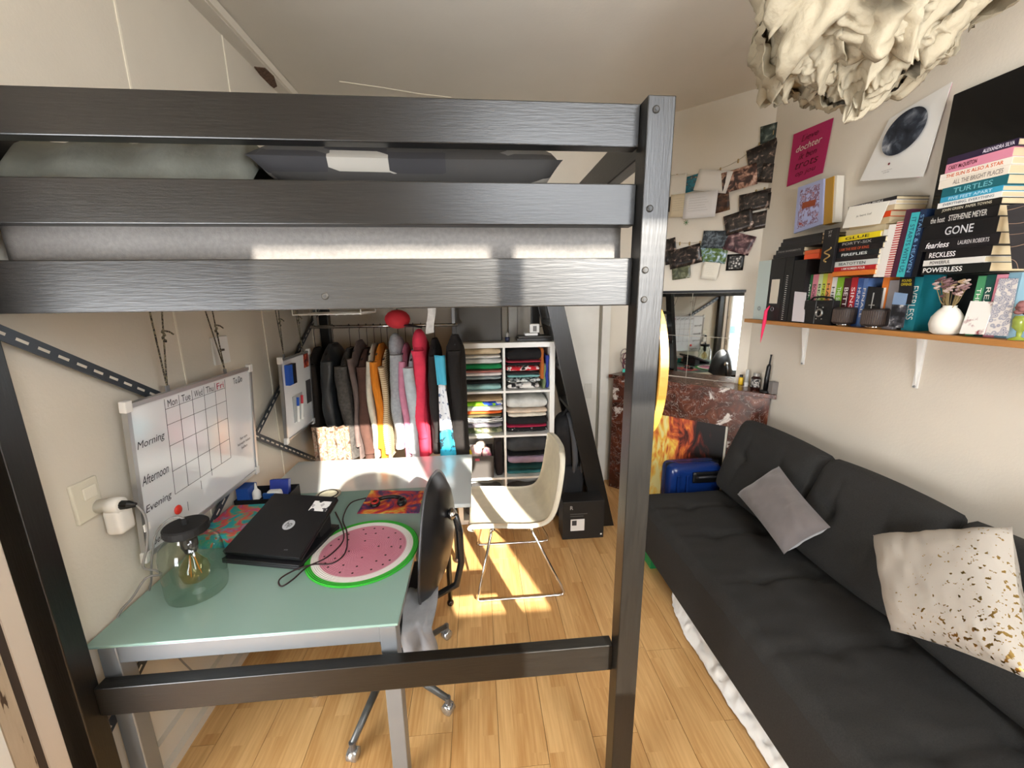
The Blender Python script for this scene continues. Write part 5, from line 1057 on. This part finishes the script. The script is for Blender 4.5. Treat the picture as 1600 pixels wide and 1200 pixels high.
for i, (h, hx, l, a, b, tx) in enumerate(((.022, '#17151a', 'black paperback at the bottom of the pile on the binders', 200, 352, None), (.024, '#1d1a1c', 'black book titled in grey in the pile on the binders', 212, 355, 'FREAK EXPERIMENTS'), (.020, '#141214', 'thin black book in the pile on the binders', 222, 440, None), (.022, '#1a181d', 'charcoal book near the top of the pile on the binders', 232, 440, None), (.018, '#0f0e10', 'black book topmost of the pile on the binders', 240, 440, None))):
    book_flat(zz, zz+h, onX(*cx_(a, 690), 1.9).y, onX(*cx_(b, 690), 1.9).y, hx, l, tx, '#8d8a86', X=1.90, dep=.14, th=.4, group='black books piled on the binders'); zz += h+.0006
zq = max(onX(*cx_(329, 756), 1.9).z, onX(*cx_(405, 775), 1.9).z)+.001
for i, (h, hx, l) in enumerate(((.028, '#e2562a', 'orange box at the bottom beside the black book pile'), (.020, '#d9602f', 'thin orange and white box beside the black book pile'))):
    ob('small_box', MB().box((1.90, onX(*cx_(436, 700), 1.9).y, zq), (1.99, onX(*cx_(360, 700), 1.9).y, zq+h)), mat(hx, .5), None, bevel=.001, label=l, cat='box'); zq += h+.0006
# front row of standing books (front plane 1.885)
FR = [(366, 388, 832, '#2f6a3c', 'green', 'MINDF'), (390, 418, 830, '#d98a9a', 'pink', 'BOOK LOVER'), (419, 440, 828, '#cfe0b0', 'pale green', 'BEACH'), (441, 463, 826, '#c6d24a', 'lime yellow', 'PEOPLE'), (464, 488, 824, '#e79a5a', 'peach orange', 'HAPPY'), (490, 514, 845, '#e6e2dc', 'white', 'HEI NI'), (516, 550, 845, '#7fb52a', 'bright green', 'THE SUMMER'), (552, 588, 848, '#4a2026', 'maroon', 'BETTER'), (590, 622, 845, '#b3242c', 'red', 'SINCE'), (624, 652, 848, '#3b5a94', 'denim blue', 'HUNTING'), (653, 676, 850, '#5b7ab0', 'light blue', 'FINALE')]
for a, b, y, hx, cn, tx in FR: book_up(a, b, y, 1040, hx, '%s paperback standing behind the small speakers and camera' % cn, tx, '#2a2226' if cn in ('pink', 'pale green', 'lime yellow', 'peach orange', 'white') else '#f2eeea', X=1.935, dep=.11, tw=.6)
FR2 = [(750, 782, 845, '#d9782f', 'orange', '-'), (784, 838, 860, '#8f8a8c', 'grey', None), (892, 958, 832, '#1f7f8c', 'teal', 'EVERLESS'), (1238, 1280, 838, '#4f9a6a', 'leaf green', 'THE ONE'), (1284, 1330, 832, '#1d5048', 'dark green', 'READY'), (1334, 1392, 830, '#d98fa2', 'rose pink', 'PS I LIKE'), (1396, 1462, 820, '#7fa6b8', 'pale blue', None)]
for a, b, y, hx, cn, tx in FR2: book_up(a, b, y, 1060, hx, '%s paperback standing in the front row of the shelf' % cn, tx, '#f4efe6', X=1.935, dep=.11, tw=.6)
ob('support_box', MB().box((2.047, onX(*cx_(1460, 900), 1.95).y, SZ+.001), (2.095, onX(*cx_(980, 900), 1.95).y, ZB-.001)), BLACKM, None, label='long black box under the tall book stack behind the vase', cat='box')
ob('support_box', MB().box((1.89, 1.0, SZ+.12), (1.93, 1.02, ZB-.001)), BLACKM, None, label='black upright stop at the end of the shelf', cat='box') if False else None
# middle stack on the front row
zM = max(onX(*cx_(560, 838), 1.89).z, onX(*cx_(500, 845), 1.935).z+.004)
MS = [(515, 735, .022, '#d9772c', 'orange', None, None), (515, 735, .022, '#b3201f', 'red', 'I AM NUMBER FOUR', '#f4eee8'), (490, 742, .026, '#cfd2cc', 'pale grey', 'SEATOTTEN', '#3a3a3c'), (500, 736, .018, '#221a1a', 'dark brown', None, None), (500, 738, .026, '#171a1c', 'black', 'FIREFLIES', '#e6ece8'), (480, 752, .026, '#1a1416', 'black', 'I AM THE RISE OF KING', '#c9552a'), (490, 760, .026, '#0f0d10', 'black', 'FORTY-SIX', '#a9a6a0'), (510, 730, .026, '#e6cf1c', 'bright yellow', 'GLUE', '#2a2a1c')]
OR2 = ['lowest of']+[w+' from the bottom of' for w in 'second third fourth fifth sixth seventh'.split()]+['topmost of']
for j_, (a, b, h, hx, cn, tx, tc_) in enumerate(MS):
    book_flat(zM, zM+h, onX(*cx_(a, 740), 1.89).y, onX(*cx_(b, 740), 1.89).y, hx, '%s book, %s the pile above the small paperbacks' % (cn, OR2[j_]), tx, tc_ or '#ffffff', tw=.55, th=.5, dep=.17, group='books piled above the small paperbacks'); zM += h+.0006
co = [onX(*cx_(x, y), 1.885) for x, y in ((440, 825), (505, 825), (505, 592), (440, 592))]
bc = thing('cover_book', co[0], 'dark book with golden coiled snake ornament on its cover, facing out', 'book')
zc0 = max(p.z for p in co[:2])+.004; yA, yB_ = co[0].y, co[1].y; zc1 = co[2].z
ob('cover', MB().box((1.872, yB_, zc0), (1.888, yA, zc1)), mat('#141113', .4), bc, bevel=.001)
sc0 = Vector((1.871, (yA+yB_)/2, (zc0*.6+zc1*.4)))
ob('snake_ornament', MB().tube([sc0+Vector((0, .014*math.sin(k*.55)*(1+k*.02), -.035+.0035*k)) for k in range(22)], .004, 6), mat('#b79a62', .35, .4), bc, smooth=True)
text('ST\nH', mat('#cfcac2', .6), bc, (1.872, (yA+yB_)/2, zc1-.025), DN, UPZ, .022, .030)
# leaning vertical books right of the pile
LB = [(737, 758, 600, 830, '#e6e2d8', 'white and blue', None, '#2a3f8a'), (760, 795, 575, 840, '#ebe6de', 'white spiral', None, '#c23a3a'), (797, 832, 560, 842, '#ead9cf', 'white and red zigzag', None, '#b53a3a'), (834, 862, 500, 845, '#4a1f35', 'maroon dotted', None, '#c9a0a8'), (864, 905, 515, 845, '#3fb3b8', 'turquoise', 'IT STARTS WITH US', '#1d3a55'), (907, 940, 500, 850, '#152a4a', 'navy blue', 'STARS & HEAVEN', '#7fb0d8'), (942, 968, 540, 850, '#0f0f16', 'black-blue', None, '#ffffff')]
for a, b, y0, y1, hx, cn, tx, tc_ in LB:
    book_up(a, b, y0, y1, hx, '%s book standing upright between the two piles' % cn, tx, tc_, X=1.90, dep=.15, zb=onX(*cx_(a, 842), 1.90).z, lean=.06, tw=.85, m=ramp_mat('zig', 'Z', [(.4, '#ead9cf'), (.5, '#b53a3a')], 30, const=True) if 'zigzag' in cn else None)
zlow = onX(*cx_(850, 842), 1.90).z
ob('shelf_riser', MB().box((2.052, onX(*cx_(970, 900), 1.95).y, SZ+.001), (2.095, onX(*cx_(690, 900), 1.95).y, onX(*cx_(968, 842), 1.90).z-.002)), mat('#1c1a1b', .6), None, label='black riser box behind the paperbacks under the upright books', cat='box')
# top pile: thin books, cream card, moon poster
zT = zM+.0
TP = [(600, 800, .030, '#cfc0a0', 'thick beige'), (612, 815, .030, '#c9b48c', 'tan'), (612, 815, .026, '#d9481f', 'red-orange'), (620, 830, .024, '#c9b391', 'sand-coloured'), (600, 832, .018, '#e6e0da', 'white'), (590, 832, .016, '#1c181a', 'thin black')]
for a, b, h, hx, cn in TP:
    book_flat(zT, zT+h, onX(*cx_(a, 450), 1.92).y, onX(*cx_(b, 450), 1.92).y, hx, '%s book in the upper pile below the moon poster' % cn, {'white': 'HARMONIES', 'thin black': 'NORMAL PEOPLE'}.get(cn), '#b0342a' if cn == 'white' else '#e9e6e0', X=1.92, dep=.165, tw=.5, group='books in the upper pile'); zT += h+.0006
def xslab(name, pxs, X, th, m, label=None, cat=None, parent=None, **k):
    P4 = [onX(x, y, X if not hasattr(X, '__len__') else X[i]) for i, (x, y) in enumerate(pxs)]
    return ob(name, MB().hexa([p+Vector((th, 0, 0)) for p in P4], P4), m, parent, label=label, cat=cat, **k), P4
cc_, P4 = xslab('greeting_card', [cx_(*p) for p in ((553, 590), (748, 590-25), (800, 445), (590, 478))], (1.885, 1.885, 1.915, 1.915), .002, mat('#ece7da', .7), 'cream card with fine writing leaning on the upper book pile', 'card')
text('je bent lief', mat('#8a857c', .7), cc_, sum(P4, Vector())/4-Vector((.001, 0, 0)), DN, UPZ, .08, .012)
mo = thing('moon_poster', onX(1395, 280, 2.07), 'white poster card with a dark moon leaning on the wall', 'poster')
mp_, P4 = xslab('poster_card', ((1343, 283), (1442, 276), (1487, 128), (1390, 185)), (2.055, 2.055, 2.085, 2.085), .003, mat('#e6e3dc', .7), parent=mo)
e1 = (P4[1]-P4[0]).lerp(P4[2]-P4[3], .5); e2 = (P4[3]-P4[0]).lerp(P4[2]-P4[1], .5); cm_ = onX(1413, 206, 2.064)
ob('moon_disc', MB().add([cm_+e1.normalized()*(.098*math.cos(a))+e2.normalized()*(.098*math.sin(a))-Vector((.004, 0, 0)) for a in [k*2*math.pi/40 for k in range(40)]], [tuple(range(40))]), ramp_mat('moon', 'noise', [(.3, '#0e1118'), (.48, '#252b36'), (.58, '#5d626b'), (.72, '#b9bcc0')], 14, .8, 8, .4), mo)
hz = onX(1389, 256, 2.055); ob('heart', MB().ball(hz, (.002, .006, .006), 8), mat('#7a2630', .7), mo)
for i, s_ in enumerate(('ik hou van jou', 'tot de maan')): text(s_, mat('#6a6662', .7), mo, onX(1386-i, 266+i*3, 2.053), DN, UPZ, .05-.02*i, .006, off=.002)
xslab('pink_card', ((1420, 277), (1436, 277), (1488, 130), (1484, 140)), (2.086, 2.086, 2.092, 2.092), .002, mat('#d98fa6', .7), 'pink card tucked behind the moon poster', 'card')
# pink print, lilac print and gold book
pc, P4 = xslab('pink_print', ((1229, 292), (1285, 270), (1302, 184), (1240, 210)), 2.092, .003, mat('#b01e5c', .7), 'magenta print with handwritten Dutch message on the wall', 'print')
e1 = (P4[1]-P4[0]).normalized(); c_ = sum(P4, Vector())/4
for i, (s_, w) in enumerate((('Lieve', .13), ('dochter', .20), ('ik ben', .14), ('trots', .18), ('op jou', .16))):
    text(s_, mat('#e9dcd0' if i == 1 else '#6a0f2c', .7), pc, c_+Vector((-.001, 0, .105-.052*i)), DN, UPZ, w, .036, shear=.25)
lp = thing('lilac_print', onX(1262, 360, 2.02), 'lilac framed print of a flowering tree standing on the black books', 'print')
fr_, P4 = xslab('print_panel', ((1240, 365), (1284, 350), (1287, 279), (1247, 293)), 2.03, .012, mat('#a9b0d6', .6), parent=lp)
c_ = sum(P4, Vector())/4
ob('tree_print', MB().grid(lambda u, v: P4[0].lerp(P4[1], .12+.76*u).lerp(P4[3].lerp(P4[2], .12+.76*u), .08+.84*v)-Vector((.0012, 0, 0)), 3, 3), ramp_mat('tree_print', 'noise', [(.45, '#b3b9df'), (.52, '#7a3a4a'), (.57, '#b3b9df'), (.66, '#a34a3a')], 28, .7), lp)
ob('title_band', MB().box((2.0275, c_.y-.05, c_.z-.005), (2.0287, c_.y+.05, c_.z+.03)), mat('#9a4a2a', .7), lp)
xslab('gold_book', ((1286, 352), (1299, 348), (1303, 275), (1290, 280)), 2.04, .05, mat('#b5892f', .5), 'golden-edged book standing next to the lilac print', 'book')
xslab('white_book', ((1300, 348), (1304, 347), (1308, 274), (1304, 275)), 2.045, .045, mat('#e3ddcf', .6), 'white book standing beside the golden-edged book', 'book')
# small things in front: card, camera, speakers, tags, vase
xslab('white_card', [cx_(*p) for p in ((290, 1072), (352, 1078), (366, 924), (306, 918))], (1.880, 1.880, 1.894, 1.894), .002, mat('#d8d2d6', .6), 'small white card with a flower leaning on the black file box', 'card')
def shelfpt(x, y, X): q = onX(*cx_(x, y), X); return Vector((X, q.y, SZ+.0008))
ca = thing('box_camera', shelfpt(425, 1080, 1.90), 'black vintage box camera with round lens on the shelf', 'camera')
ya, yb = onX(*cx_(352, 1000), 1.884).y, onX(*cx_(500, 1000), 1.884).y; z0 = SZ+.0008; z1 = onX(*cx_(430, 965), 1.884).z
ob('camera_body', MB().box((1.886, yb, z0), (1.93, ya, z1)), mat('#141314', .5, bump=.2, bscale=200), ca, bevel=.003)
lc = Vector((1.884, (ya+yb)/2-.022, (z0+z1)/2-.002)); Mx = Matrix.Translation(lc) @ Matrix.Rotation(-math.pi/2, 4, 'Y')
ob('lens_ring', MB(Mx).lathe([(.024, 0), (.024, .008), (.017, .010), (.017, .004)], (0, 0, 0), 24), mat('#9a9894', .3, .7), ca, smooth=True); ob('lens_glass', MB(Mx).lathe([(.016, .004), (.008, .007), (.001, .008)], (0, 0, 0), 20), mat('#0a0a10', .05), ca, smooth=True)
for dz in (.030, -.032):
    for dy in (.018, -.018): ob('camera_screw', MB().ball(lc+Vector((-.001, dy, dz)), .004, 8), mat('#a8a6a0', .3, .6), ca)
ob('carry_strap', MB().tube([(1.905, ya-.02, z1), (1.905, ya-.04, z1+.016), (1.905, (ya+yb)/2, z1+.020), (1.905, yb+.03, z1+.014), (1.905, yb+.015, z1)], .005, 8), BLACK, ca, smooth=True)
ob('camera_divider', MB().box((1.8845, (ya+yb)/2+.010, z0+.002), (1.886, (ya+yb)/2+.013, z1-.002)), STEEL, ca)
for k, (a, b, yt) in enumerate(((512, 610, 1002), (662, 780, 1008))):
    c = shelfpt((a+b)/2, 1085, 1.912); r = abs(onX(*cx_(a, 1050), 1.90).y-onX(*cx_(b, 1050), 1.90).y)/2*.93; h = onX(*cx_((a+b)/2, yt), 1.90).z-SZ
    sp_ = thing('small_speaker', c, 'small ribbed dark brown round speaker on chrome foot, %s' % ('next to the box camera' if k == 0 else 'in front of the sword book'), 'speaker', 'ribbed speakers on the shelf')
    ob('foot', MB().lathe([(r*.55, 0), (r*.6, .004), (r*.7, .012)], c, 20), CHROME, sp_, smooth=True)
    ob('drum', MB().lathe([(r*.9, .012), (r, .018), (r, h-.006), (r*.9, h)], c, 28), mat('#2a211e', .5), sp_, smooth=True)
    for j in range(20):
        a_ = math.pi/2+math.pi*(j+.5)/20; ob('grille_rib', MB().box(c+Vector((math.cos(a_)*r-.002, math.sin(a_)*r-.0022, .022)), c+Vector((math.cos(a_)*r+.001, math.sin(a_)*r+.0022, h-.010))), mat('#5a4e48', .4), sp_)
def front_card(name, pts, hexc, label, cat, m=None, th=.008, X=(1.895, 1.895, 1.925, 1.925), txt=None):
    o, P4 = xslab(name, [cx_(*p) for p in pts], X, th, m or mat(hexc, .5), label, cat)
    if txt: text(txt[0], mat(txt[1], .6), o, P4[0].lerp(P4[2], .5)+Vector((-.001, 0, txt[4])), DN, (P4[3]-P4[0]).normalized(), txt[2], txt[3])
    return o, P4
sb2, P4 = front_card('sword_book', ((655, 1075), (728, 1075), (762, 900), (690, 892)), '#141315', 'black book with a silver sword on the cover, leaning behind the speaker', 'book')
m_ = P4[0].lerp(P4[2], .5); d_ = ((P4[3]+P4[2])/2-(P4[0]+P4[1])/2).normalized()
ob('sword_ornament', MB().tube([m_-d_*.045-Vector((.002, 0, 0)), m_+d_*.06-Vector((.002, 0, 0))], [.001, .003], 6).tube([m_+d_*.0-Vector((.002, .014, 0)), m_-Vector((.002, -.014, 0))], .0025, 6), mat('#b9b7b2', .3, .5), sb2)
front_card('offense_book', ((840, 985), (905, 985), (925, 840), (855, 832)), '#16161a', 'black book with yellow title leaning beside the teal book', 'book', txt=('FOUND\nOFFENSE', '#d9c21c', .045, .03, .035))
front_card('photo_card', ((795, 1100), (868, 1108), (890, 990), (812, 985)), '#3a3a3e', 'black and white photo card of a couple standing on the shelf', 'card', ramp_mat('bw_photo', 'noise', [(.4, '#17171b'), (.52, '#4a4a50'), (.62, '#dcdad6')], 24, .6), th=.003, X=(1.878, 1.878, 1.888, 1.888))
front_card('sky_photo', ((812, 985), (880, 990), (892, 930), (826, 922)), '#7f98b8', 'pale blue photo card standing behind the black and white one', 'card', th=.003, X=(1.893, 1.893, 1.897, 1.897))
vc = shelfpt(1085, 1130, 1.905); vr = abs(onX(*cx_(985, 1070), 1.9).y-onX(*cx_(1185, 1070), 1.9).y)/2*.95
vs_ = thing('white_vase', vc, 'round white ceramic vase with dried flowers on the shelf', 'vase'); vh = onX(*cx_(1085, 992), 1.905).z-SZ
vr = min(vr, .052)
ob('vase_body', MB().lathe([(vr*.6, 0), (vr*.85, vh*.08), (vr, vh*.35), (vr*.93, vh*.6), (vr*.6, vh*.85), (vr*.38, vh*.95), (vr*.42, vh)], vc, 28), mat('#e4ded2', .35, var=.05, scale=20), vs_, smooth=True)
FC = ['#8a6a6a', '#b59a94', '#6a4a4c', '#a98d6a', '#c7b3a8']
for k in range(26):
    a = random.uniform(0, 6.28); sp = random.uniform(.02, .075); hh = random.uniform(.03, .10); tip = vc+Vector((-.012+.3*sp*math.cos(a), sp*math.sin(a)*1.05, vh+hh))
    fl_ = ob('dried_stem', MB().tube([vc+Vector((0, 0, vh*.8)), vc.lerp(tip, .6)+Vector((0, 0, .02)), tip], .0012, 5), mat('#8d7a52', .8), vs_)
    mb = MB()
    for p in range(7): b_ = p*.9; mb.ball(tip+Vector((.006*math.cos(b_), .006*math.sin(b_), .002*p)), (.006, .006, .004), 6)
    ob('dried_flower', mb, mat(random.choice(FC), .9), fl_)
front_card('flower_card', ((1162, 1138), (1290, 1143), (1345, 972), (1222, 968)), '#e6e2da', 'white card printed with a dark red flower leaning on the green books', 'card', ramp_mat('flower_card', 'noise', [(.50, '#e9e5de'), (.57, '#8a2430'), (.66, '#6a6a8a'), (.74, '#e9e5de')], 16, .7), th=.002, X=(1.877, 1.877, 1.918, 1.918))
front_card('paisley_card', ((1296, 1145), (1415, 1150), (1470, 850), (1372, 850)), '#a9a4b0', 'tall grey paisley patterned card leaning beside the pink book', 'card', ramp_mat('paisley', 'voronoi', [(.1, '#6d7086'), (.3, '#cbc6c4'), (.5, '#8d8fa0'), (.7, '#d8d2cb')], 75, .7), th=.002, X=(1.890, 1.890, 1.925, 1.925))
gv = shelfpt(1470, 1155, 1.91); gt = thing('green_glass_vase', gv, 'green glass goblet vase with a dusty pink flower at the shelf edge', 'vase')
ob('goblet', MB().lathe([(.026, 0), (.024, .004), (.006, .012), (.008, .03), (.022, .045), (.024, .07), (.020, .085)], gv, 20), mat('#9aa82a', .05, alpha=.7, spec=.8), gt, smooth=True)
mb = MB()
for p in range(12): a = p*2.4; mb.ball(gv+Vector((.013*math.cos(a), .013*math.sin(a), .095+.003*p)), (.013, .013, .010), 8)
ob('pink_flower', mb, mat('#8f5f5c', .9), gt, smooth=True)
# grey chain-print clutch leaning on the tall stack
front_card('chain_print_case', ((1438, 800), (1520, 800), (1530, 455), (1410, 470)), '#3c3a3c', 'dark grey tablet case with gold chain print leaning on the book stack', 'case', ramp_mat('chain_print', 'Z', [(.46, '#3a383a'), (.5, '#c9a78a'), (.54, '#3a383a')], 3.5, .4, dist=9), th=.012, X=(1.870, 1.870, 1.876, 1.876))
# pink tassel on the binder
tq = onX(1201, 478, 1.885); ta = thing('pink_tassel', tq, 'hot pink ribbon hanging from the black binder over the shelf edge', 'ribbon')
ob('ribbon', MB().tube([Vector((1.893, tq.y, tq.z)), Vector((1.870, tq.y-.002, tq.z-.03)), Vector((1.866, tq.y-.004, tq.z-.10)), Vector((1.867, tq.y+.006, tq.z-.19)), Vector((1.868, tq.y+.012, tq.z-.24))], [.003, .010, .011, .006, .001], 8), mat('#ec2a5e', .7), ta, smooth=True)
# ================================================================ PHOTO WALL (diagonal wall)
def ph(x, y): return (1000+x/3.871, 150+y/3.871)
def photo_m(seed, cols): return ramp_mat('photo_%d' % seed, 'noise', [(.30, cols[0]), (.48, cols[1]), (.58, cols[2]), (.70, cols[3])], 22+seed % 4*5, .3, 2.5, .5)
DARK = ('#0d0c0c', '#221d1b', '#4a3d36', '#b39a8a'); GRN = ('#14201c', '#2c3a36', '#5d6a62', '#c9c2ba'); WARM = ('#1f1413', '#4a302a', '#b98d78', '#e3c9b8'); BLU = ('#123a44', '#1f7a8a', '#3a4a52', '#d8b8a0'); SKY = ('#3a4a2c', '#5f7a3a', '#8fa8b8', '#dde4e8')
PH = [(850, 205, 178, 100, -8, GRN, 'green-tinted photo of a group hanging near the magenta print'), (1040, 140, 130, 110, -25, WARM, 'photo half hidden behind the paper lamp'), (750, 395, 135, 200, -24, DARK, 'dark tilted photo with pale border hanging on the string'), (820, 468, 140, 105, 22, DARK, 'dark group photo tilted below the magenta print'),
 (600, 500, 160, 120, -13, WARM, 'photo of three smiling faces on the string'), (485, 625, 85, 150, -14, ('#1b100c', '#3a2218', '#5a3a28', '#8a6a50'), 'dark brown narrow photo below the white paper'), (310, 530, 115, 90, -10, BLU, 'teal photo beside the white papers'),
 (715, 632, 172, 108, -9, DARK, 'dark group photo in the middle of the wall'), (870, 612, 135, 95, -13, DARK, 'dark photo beside the lilac print'), (598, 762, 130, 118, -22, DARK, 'dark glossy photo with white streak'), (745, 747, 178, 100, -11, DARK, 'dark panoramic group photo on the wall'),
 (462, 868, 135, 100, 10, ('#1c2024', '#3a4148', '#6f7a80', '#2a241f'), 'grey landscape photo above the small framed print'), (600, 890, 130, 110, 32, ('#1c1416', '#4a3036', '#8a6a68', '#cfb8b0'), 'reddish photo tilted above the small framed print'), (185, 940, 60, 150, -14, DARK, 'dark photo half hidden by the bed post'), (272, 972, 160, 110, -18, DARK, 'dark couple photo on the lower string'), (425, 958, 160, 95, 14, SKY, 'photo of a green field and sky on the lower string'), (250, 1068, 90, 75, -10, ('#3a3c2c', '#55583f', '#7a7a60', '#d8d8d0'), 'small instant photo under the couple photo'), (185, 655, 50, 85, 0, DARK, 'small dark photo behind the tan note')]
NT = [(440, 515, 165, 120, 24, '#e4dfd6', 'blank white paper hanging from the string'), (228, 540, 85, 120, 3, '#ddd6c8', 'off-white paper beside the bed post'), (242, 662, 100, 130, 4, '#d8c9ab', 'tan handwritten note below the teal photo'), (362, 660, 160, 145, 4, '#e2dfdc', 'white postcard with stamp below the teal photo'), (425, 1058, 78, 100, 14, '#e3dccb', 'small white note with writing under the field photo')]
def wall_sheet(cx, cy, w, h, rot, off):
    """rectangle on the diagonal wall, measured in pixels of the enlarged view"""
    c = onD(*ph(cx, cy), DS-off*1.414); s = (c-CAM).dot(fw)/F/3.871
    # foreshortening along the wall
    wu = w*s/abs(U.dot(rt)) if True else w*s
    r = math.radians(-rot)*.6; e1 = U*math.cos(r)+Vector((0, 0, 1))*math.sin(r); e2 = -U*math.sin(r)+Vector((0, 0, 1))*math.cos(r)
    return c, e1, e2, wu*.9/2, h*s/2
def add_sheet(name, d, m, label, cat, off, grp=None, curl=.006):
    c, e1, e2, a, b = wall_sheet(*d, off)
    def fn(u, v): return c+e1*((2*u-1)*a)+e2*((2*v-1)*b)+W*(curl*((2*u-1)**2)*(.4+v))
    return ob(name, MB().grid(fn, 7, 5), m, None, smooth=True, solid=.0012, label=label, cat=cat), (c, e1, e2, a, b)
for i, (x, y, w, h, r, cols, l) in enumerate(PH):
    o, (c, e1, e2, a, b) = add_sheet('photo_print', (x, y, w, h, r), photo_m(i, cols), l, 'photo', .012+.004*(i % 5))
for i, (x, y, w, h, r, hx, l) in enumerate(NT):
    o, (c, e1, e2, a, b) = add_sheet('paper_note', (x, y, w, h, r), mat(hx, .8), l, 'note', .030+.003*i, curl=.003)
    if i in (2, 3, 4):
        for k in range(6): ob('written_line', MB().bar(c+e1*(-.7*a)+e2*(b*(.6-.2*k))+W*.0035, c+e1*(a*(.3+.3*((k*7) % 3)/3))+e2*(b*(.6-.2*k))+W*.0035, .0006, .0018, W), mat('#8d8577', .8), o)
o, (c, e1, e2, a, b) = add_sheet('framed_print', (575, 1006, 80, 95, 2), BLACK, 'small black print with white ornament on the wall', 'print', .014, curl=0)
ob('ornament', MB().grid(lambda u, v: c+e1*((2*u-1)*a*.72)+e2*((2*v-1)*b*.78)+W*.0015, 2, 2), ramp_mat('ornament', 'voronoi', [(.2, '#dedad4'), (.45, '#5a5650'), (.7, '#151414')], 55, .6), o)
def string(pts, label, off=.010):
    P_ = smooth_path([onD(*ph(x, y), DS-off*1.414) for x, y in pts], 40); t = thing('photo_string', P_[0], label, 'string')
    ob('cord', MB().tube(P_, .0016, 5), mat('#b5a88e', .8), t)
    for k in range(4, 38, 6): p = P_[k]; ob('clip', MB().box(p+Vector((-.004, -.004, -.018)), p+Vector((.004, .004, .008))), mat('#b59a6a', .7), t)
string(((150, 478), (260, 478), (400, 468), (500, 435), (600, 385), (720, 290), (800, 225), (870, 140)), 'upper jute string holding photos with small pegs')
string(((600, 720), (680, 590), (790, 555), (930, 560)), 'middle jute string holding dark photos with pegs'); string(((160, 880), (270, 890), (400, 875), (470, 830)), 'lower jute string holding photos near the mirror')
sq = onD(*ph(280, 765), DS-.02); mb = MB()
for k in range(7): a = k*.9; mb.tube([sq, sq+U*(.02*math.cos(a))+Vector((0, 0, .02*math.sin(a)))+W*.004], .0016, 5)
ob('green_sprig', mb, mat('#3d7a44', .8), None, label='tiny green sprig stuck to the wall under the notes', cat='sprig')
# ================================================================ CRUMPLED PAPER PENDANT LAMP
LC = Vector((1.335, 1.45, 2.80)); LR = .40
la = thing('paper_pendant_lamp', LC, 'large crumpled white paper pendant lamp hanging from the ceiling', 'lamp')
PAP = mat('#b5aa92', .85, var=.04, scale=10, bump=.6, bscale=30)
PAP.node_tree.nodes['Principled BSDF'].inputs['Subsurface Weight'].default_value = 0
ob('hanging_cord', MB().tube([LC+Vector((0, 0, .1)), Vector((LC.x, LC.y, ZC))], .004, 8), WHITE, la); ob('ceiling_cup', MB().lathe([(.05, -.035), (.055, -.001)], (LC.x, LC.y, ZC), 20), WHITE, la)
ob('lamp_holder', MB().lathe([(.02, 0), (.022, .10)], LC, 14), WHITE, la)
ob('wire_ring', MB().tube([LC+Vector((.2*math.cos(k*math.pi/12), .2*math.sin(k*math.pi/12), 0)) for k in range(24)], .003, 6, closed=True), STEEL, la)
rnd = random.Random(11)
def petal(th, ph0, span, drop, r0, seed):
    """crumpled sheet starting near the core at polar angle ph0, billowing outwards and down with a ruffled free edge"""
    def crease(q): return 1-abs(noise.noise(q))*2.2
    def fn(u, v):
        a = th+(u-.5)*span*(1+.2*v); phi = ph0-drop*v*(1+.25*noise.noise(Vector((u*2.2+seed, seed, 0))))
        r = r0*(.66+.34*math.sin(min(1, v*1.2)*math.pi/2))
        rip = .050*v*noise.noise(Vector((u*5+seed, v*1.2, seed)))*1.8+.020*v*v*math.sin(u*15+seed)
        q = Vector((u*2.6+seed, v*2.6, seed*.7))
        cr = .030*crease(q*1.3)+.014*crease(q*3.3)+.006*crease(q*7)
        p = Vector((math.cos(a)*math.cos(phi), math.sin(a)*math.cos(phi), math.sin(phi)*.92))
        return LC+p*(r+rip+cr-.03)+noise.noise_vector(q*.9)*.04*v
    return MB().grid(fn, 56, 36)
for ring, (n, ph0, drop, span, r0) in enumerate(((4, 1.35, 1.0, 2.3, .30), (5, .85, 1.05, 1.9, .345), (6, .35, .95, 1.6, .36), (6, -.10, .85, 1.6, .35), (5, -.50, .75, 1.8, .355), (4, -.90, .62, 2.2, .37))):
    for i in range(n):
        th = 2*math.pi*(i+.5*(ring % 2))/n+rnd.uniform(-.2, .2)
        ob('paper_sheet', petal(th, ph0+rnd.uniform(-.12, .12), span, drop*rnd.uniform(.85, 1.15), r0*rnd.uniform(.92, 1.05), rnd.uniform(0, 40)), PAP, la, smooth=True, solid=.0008)
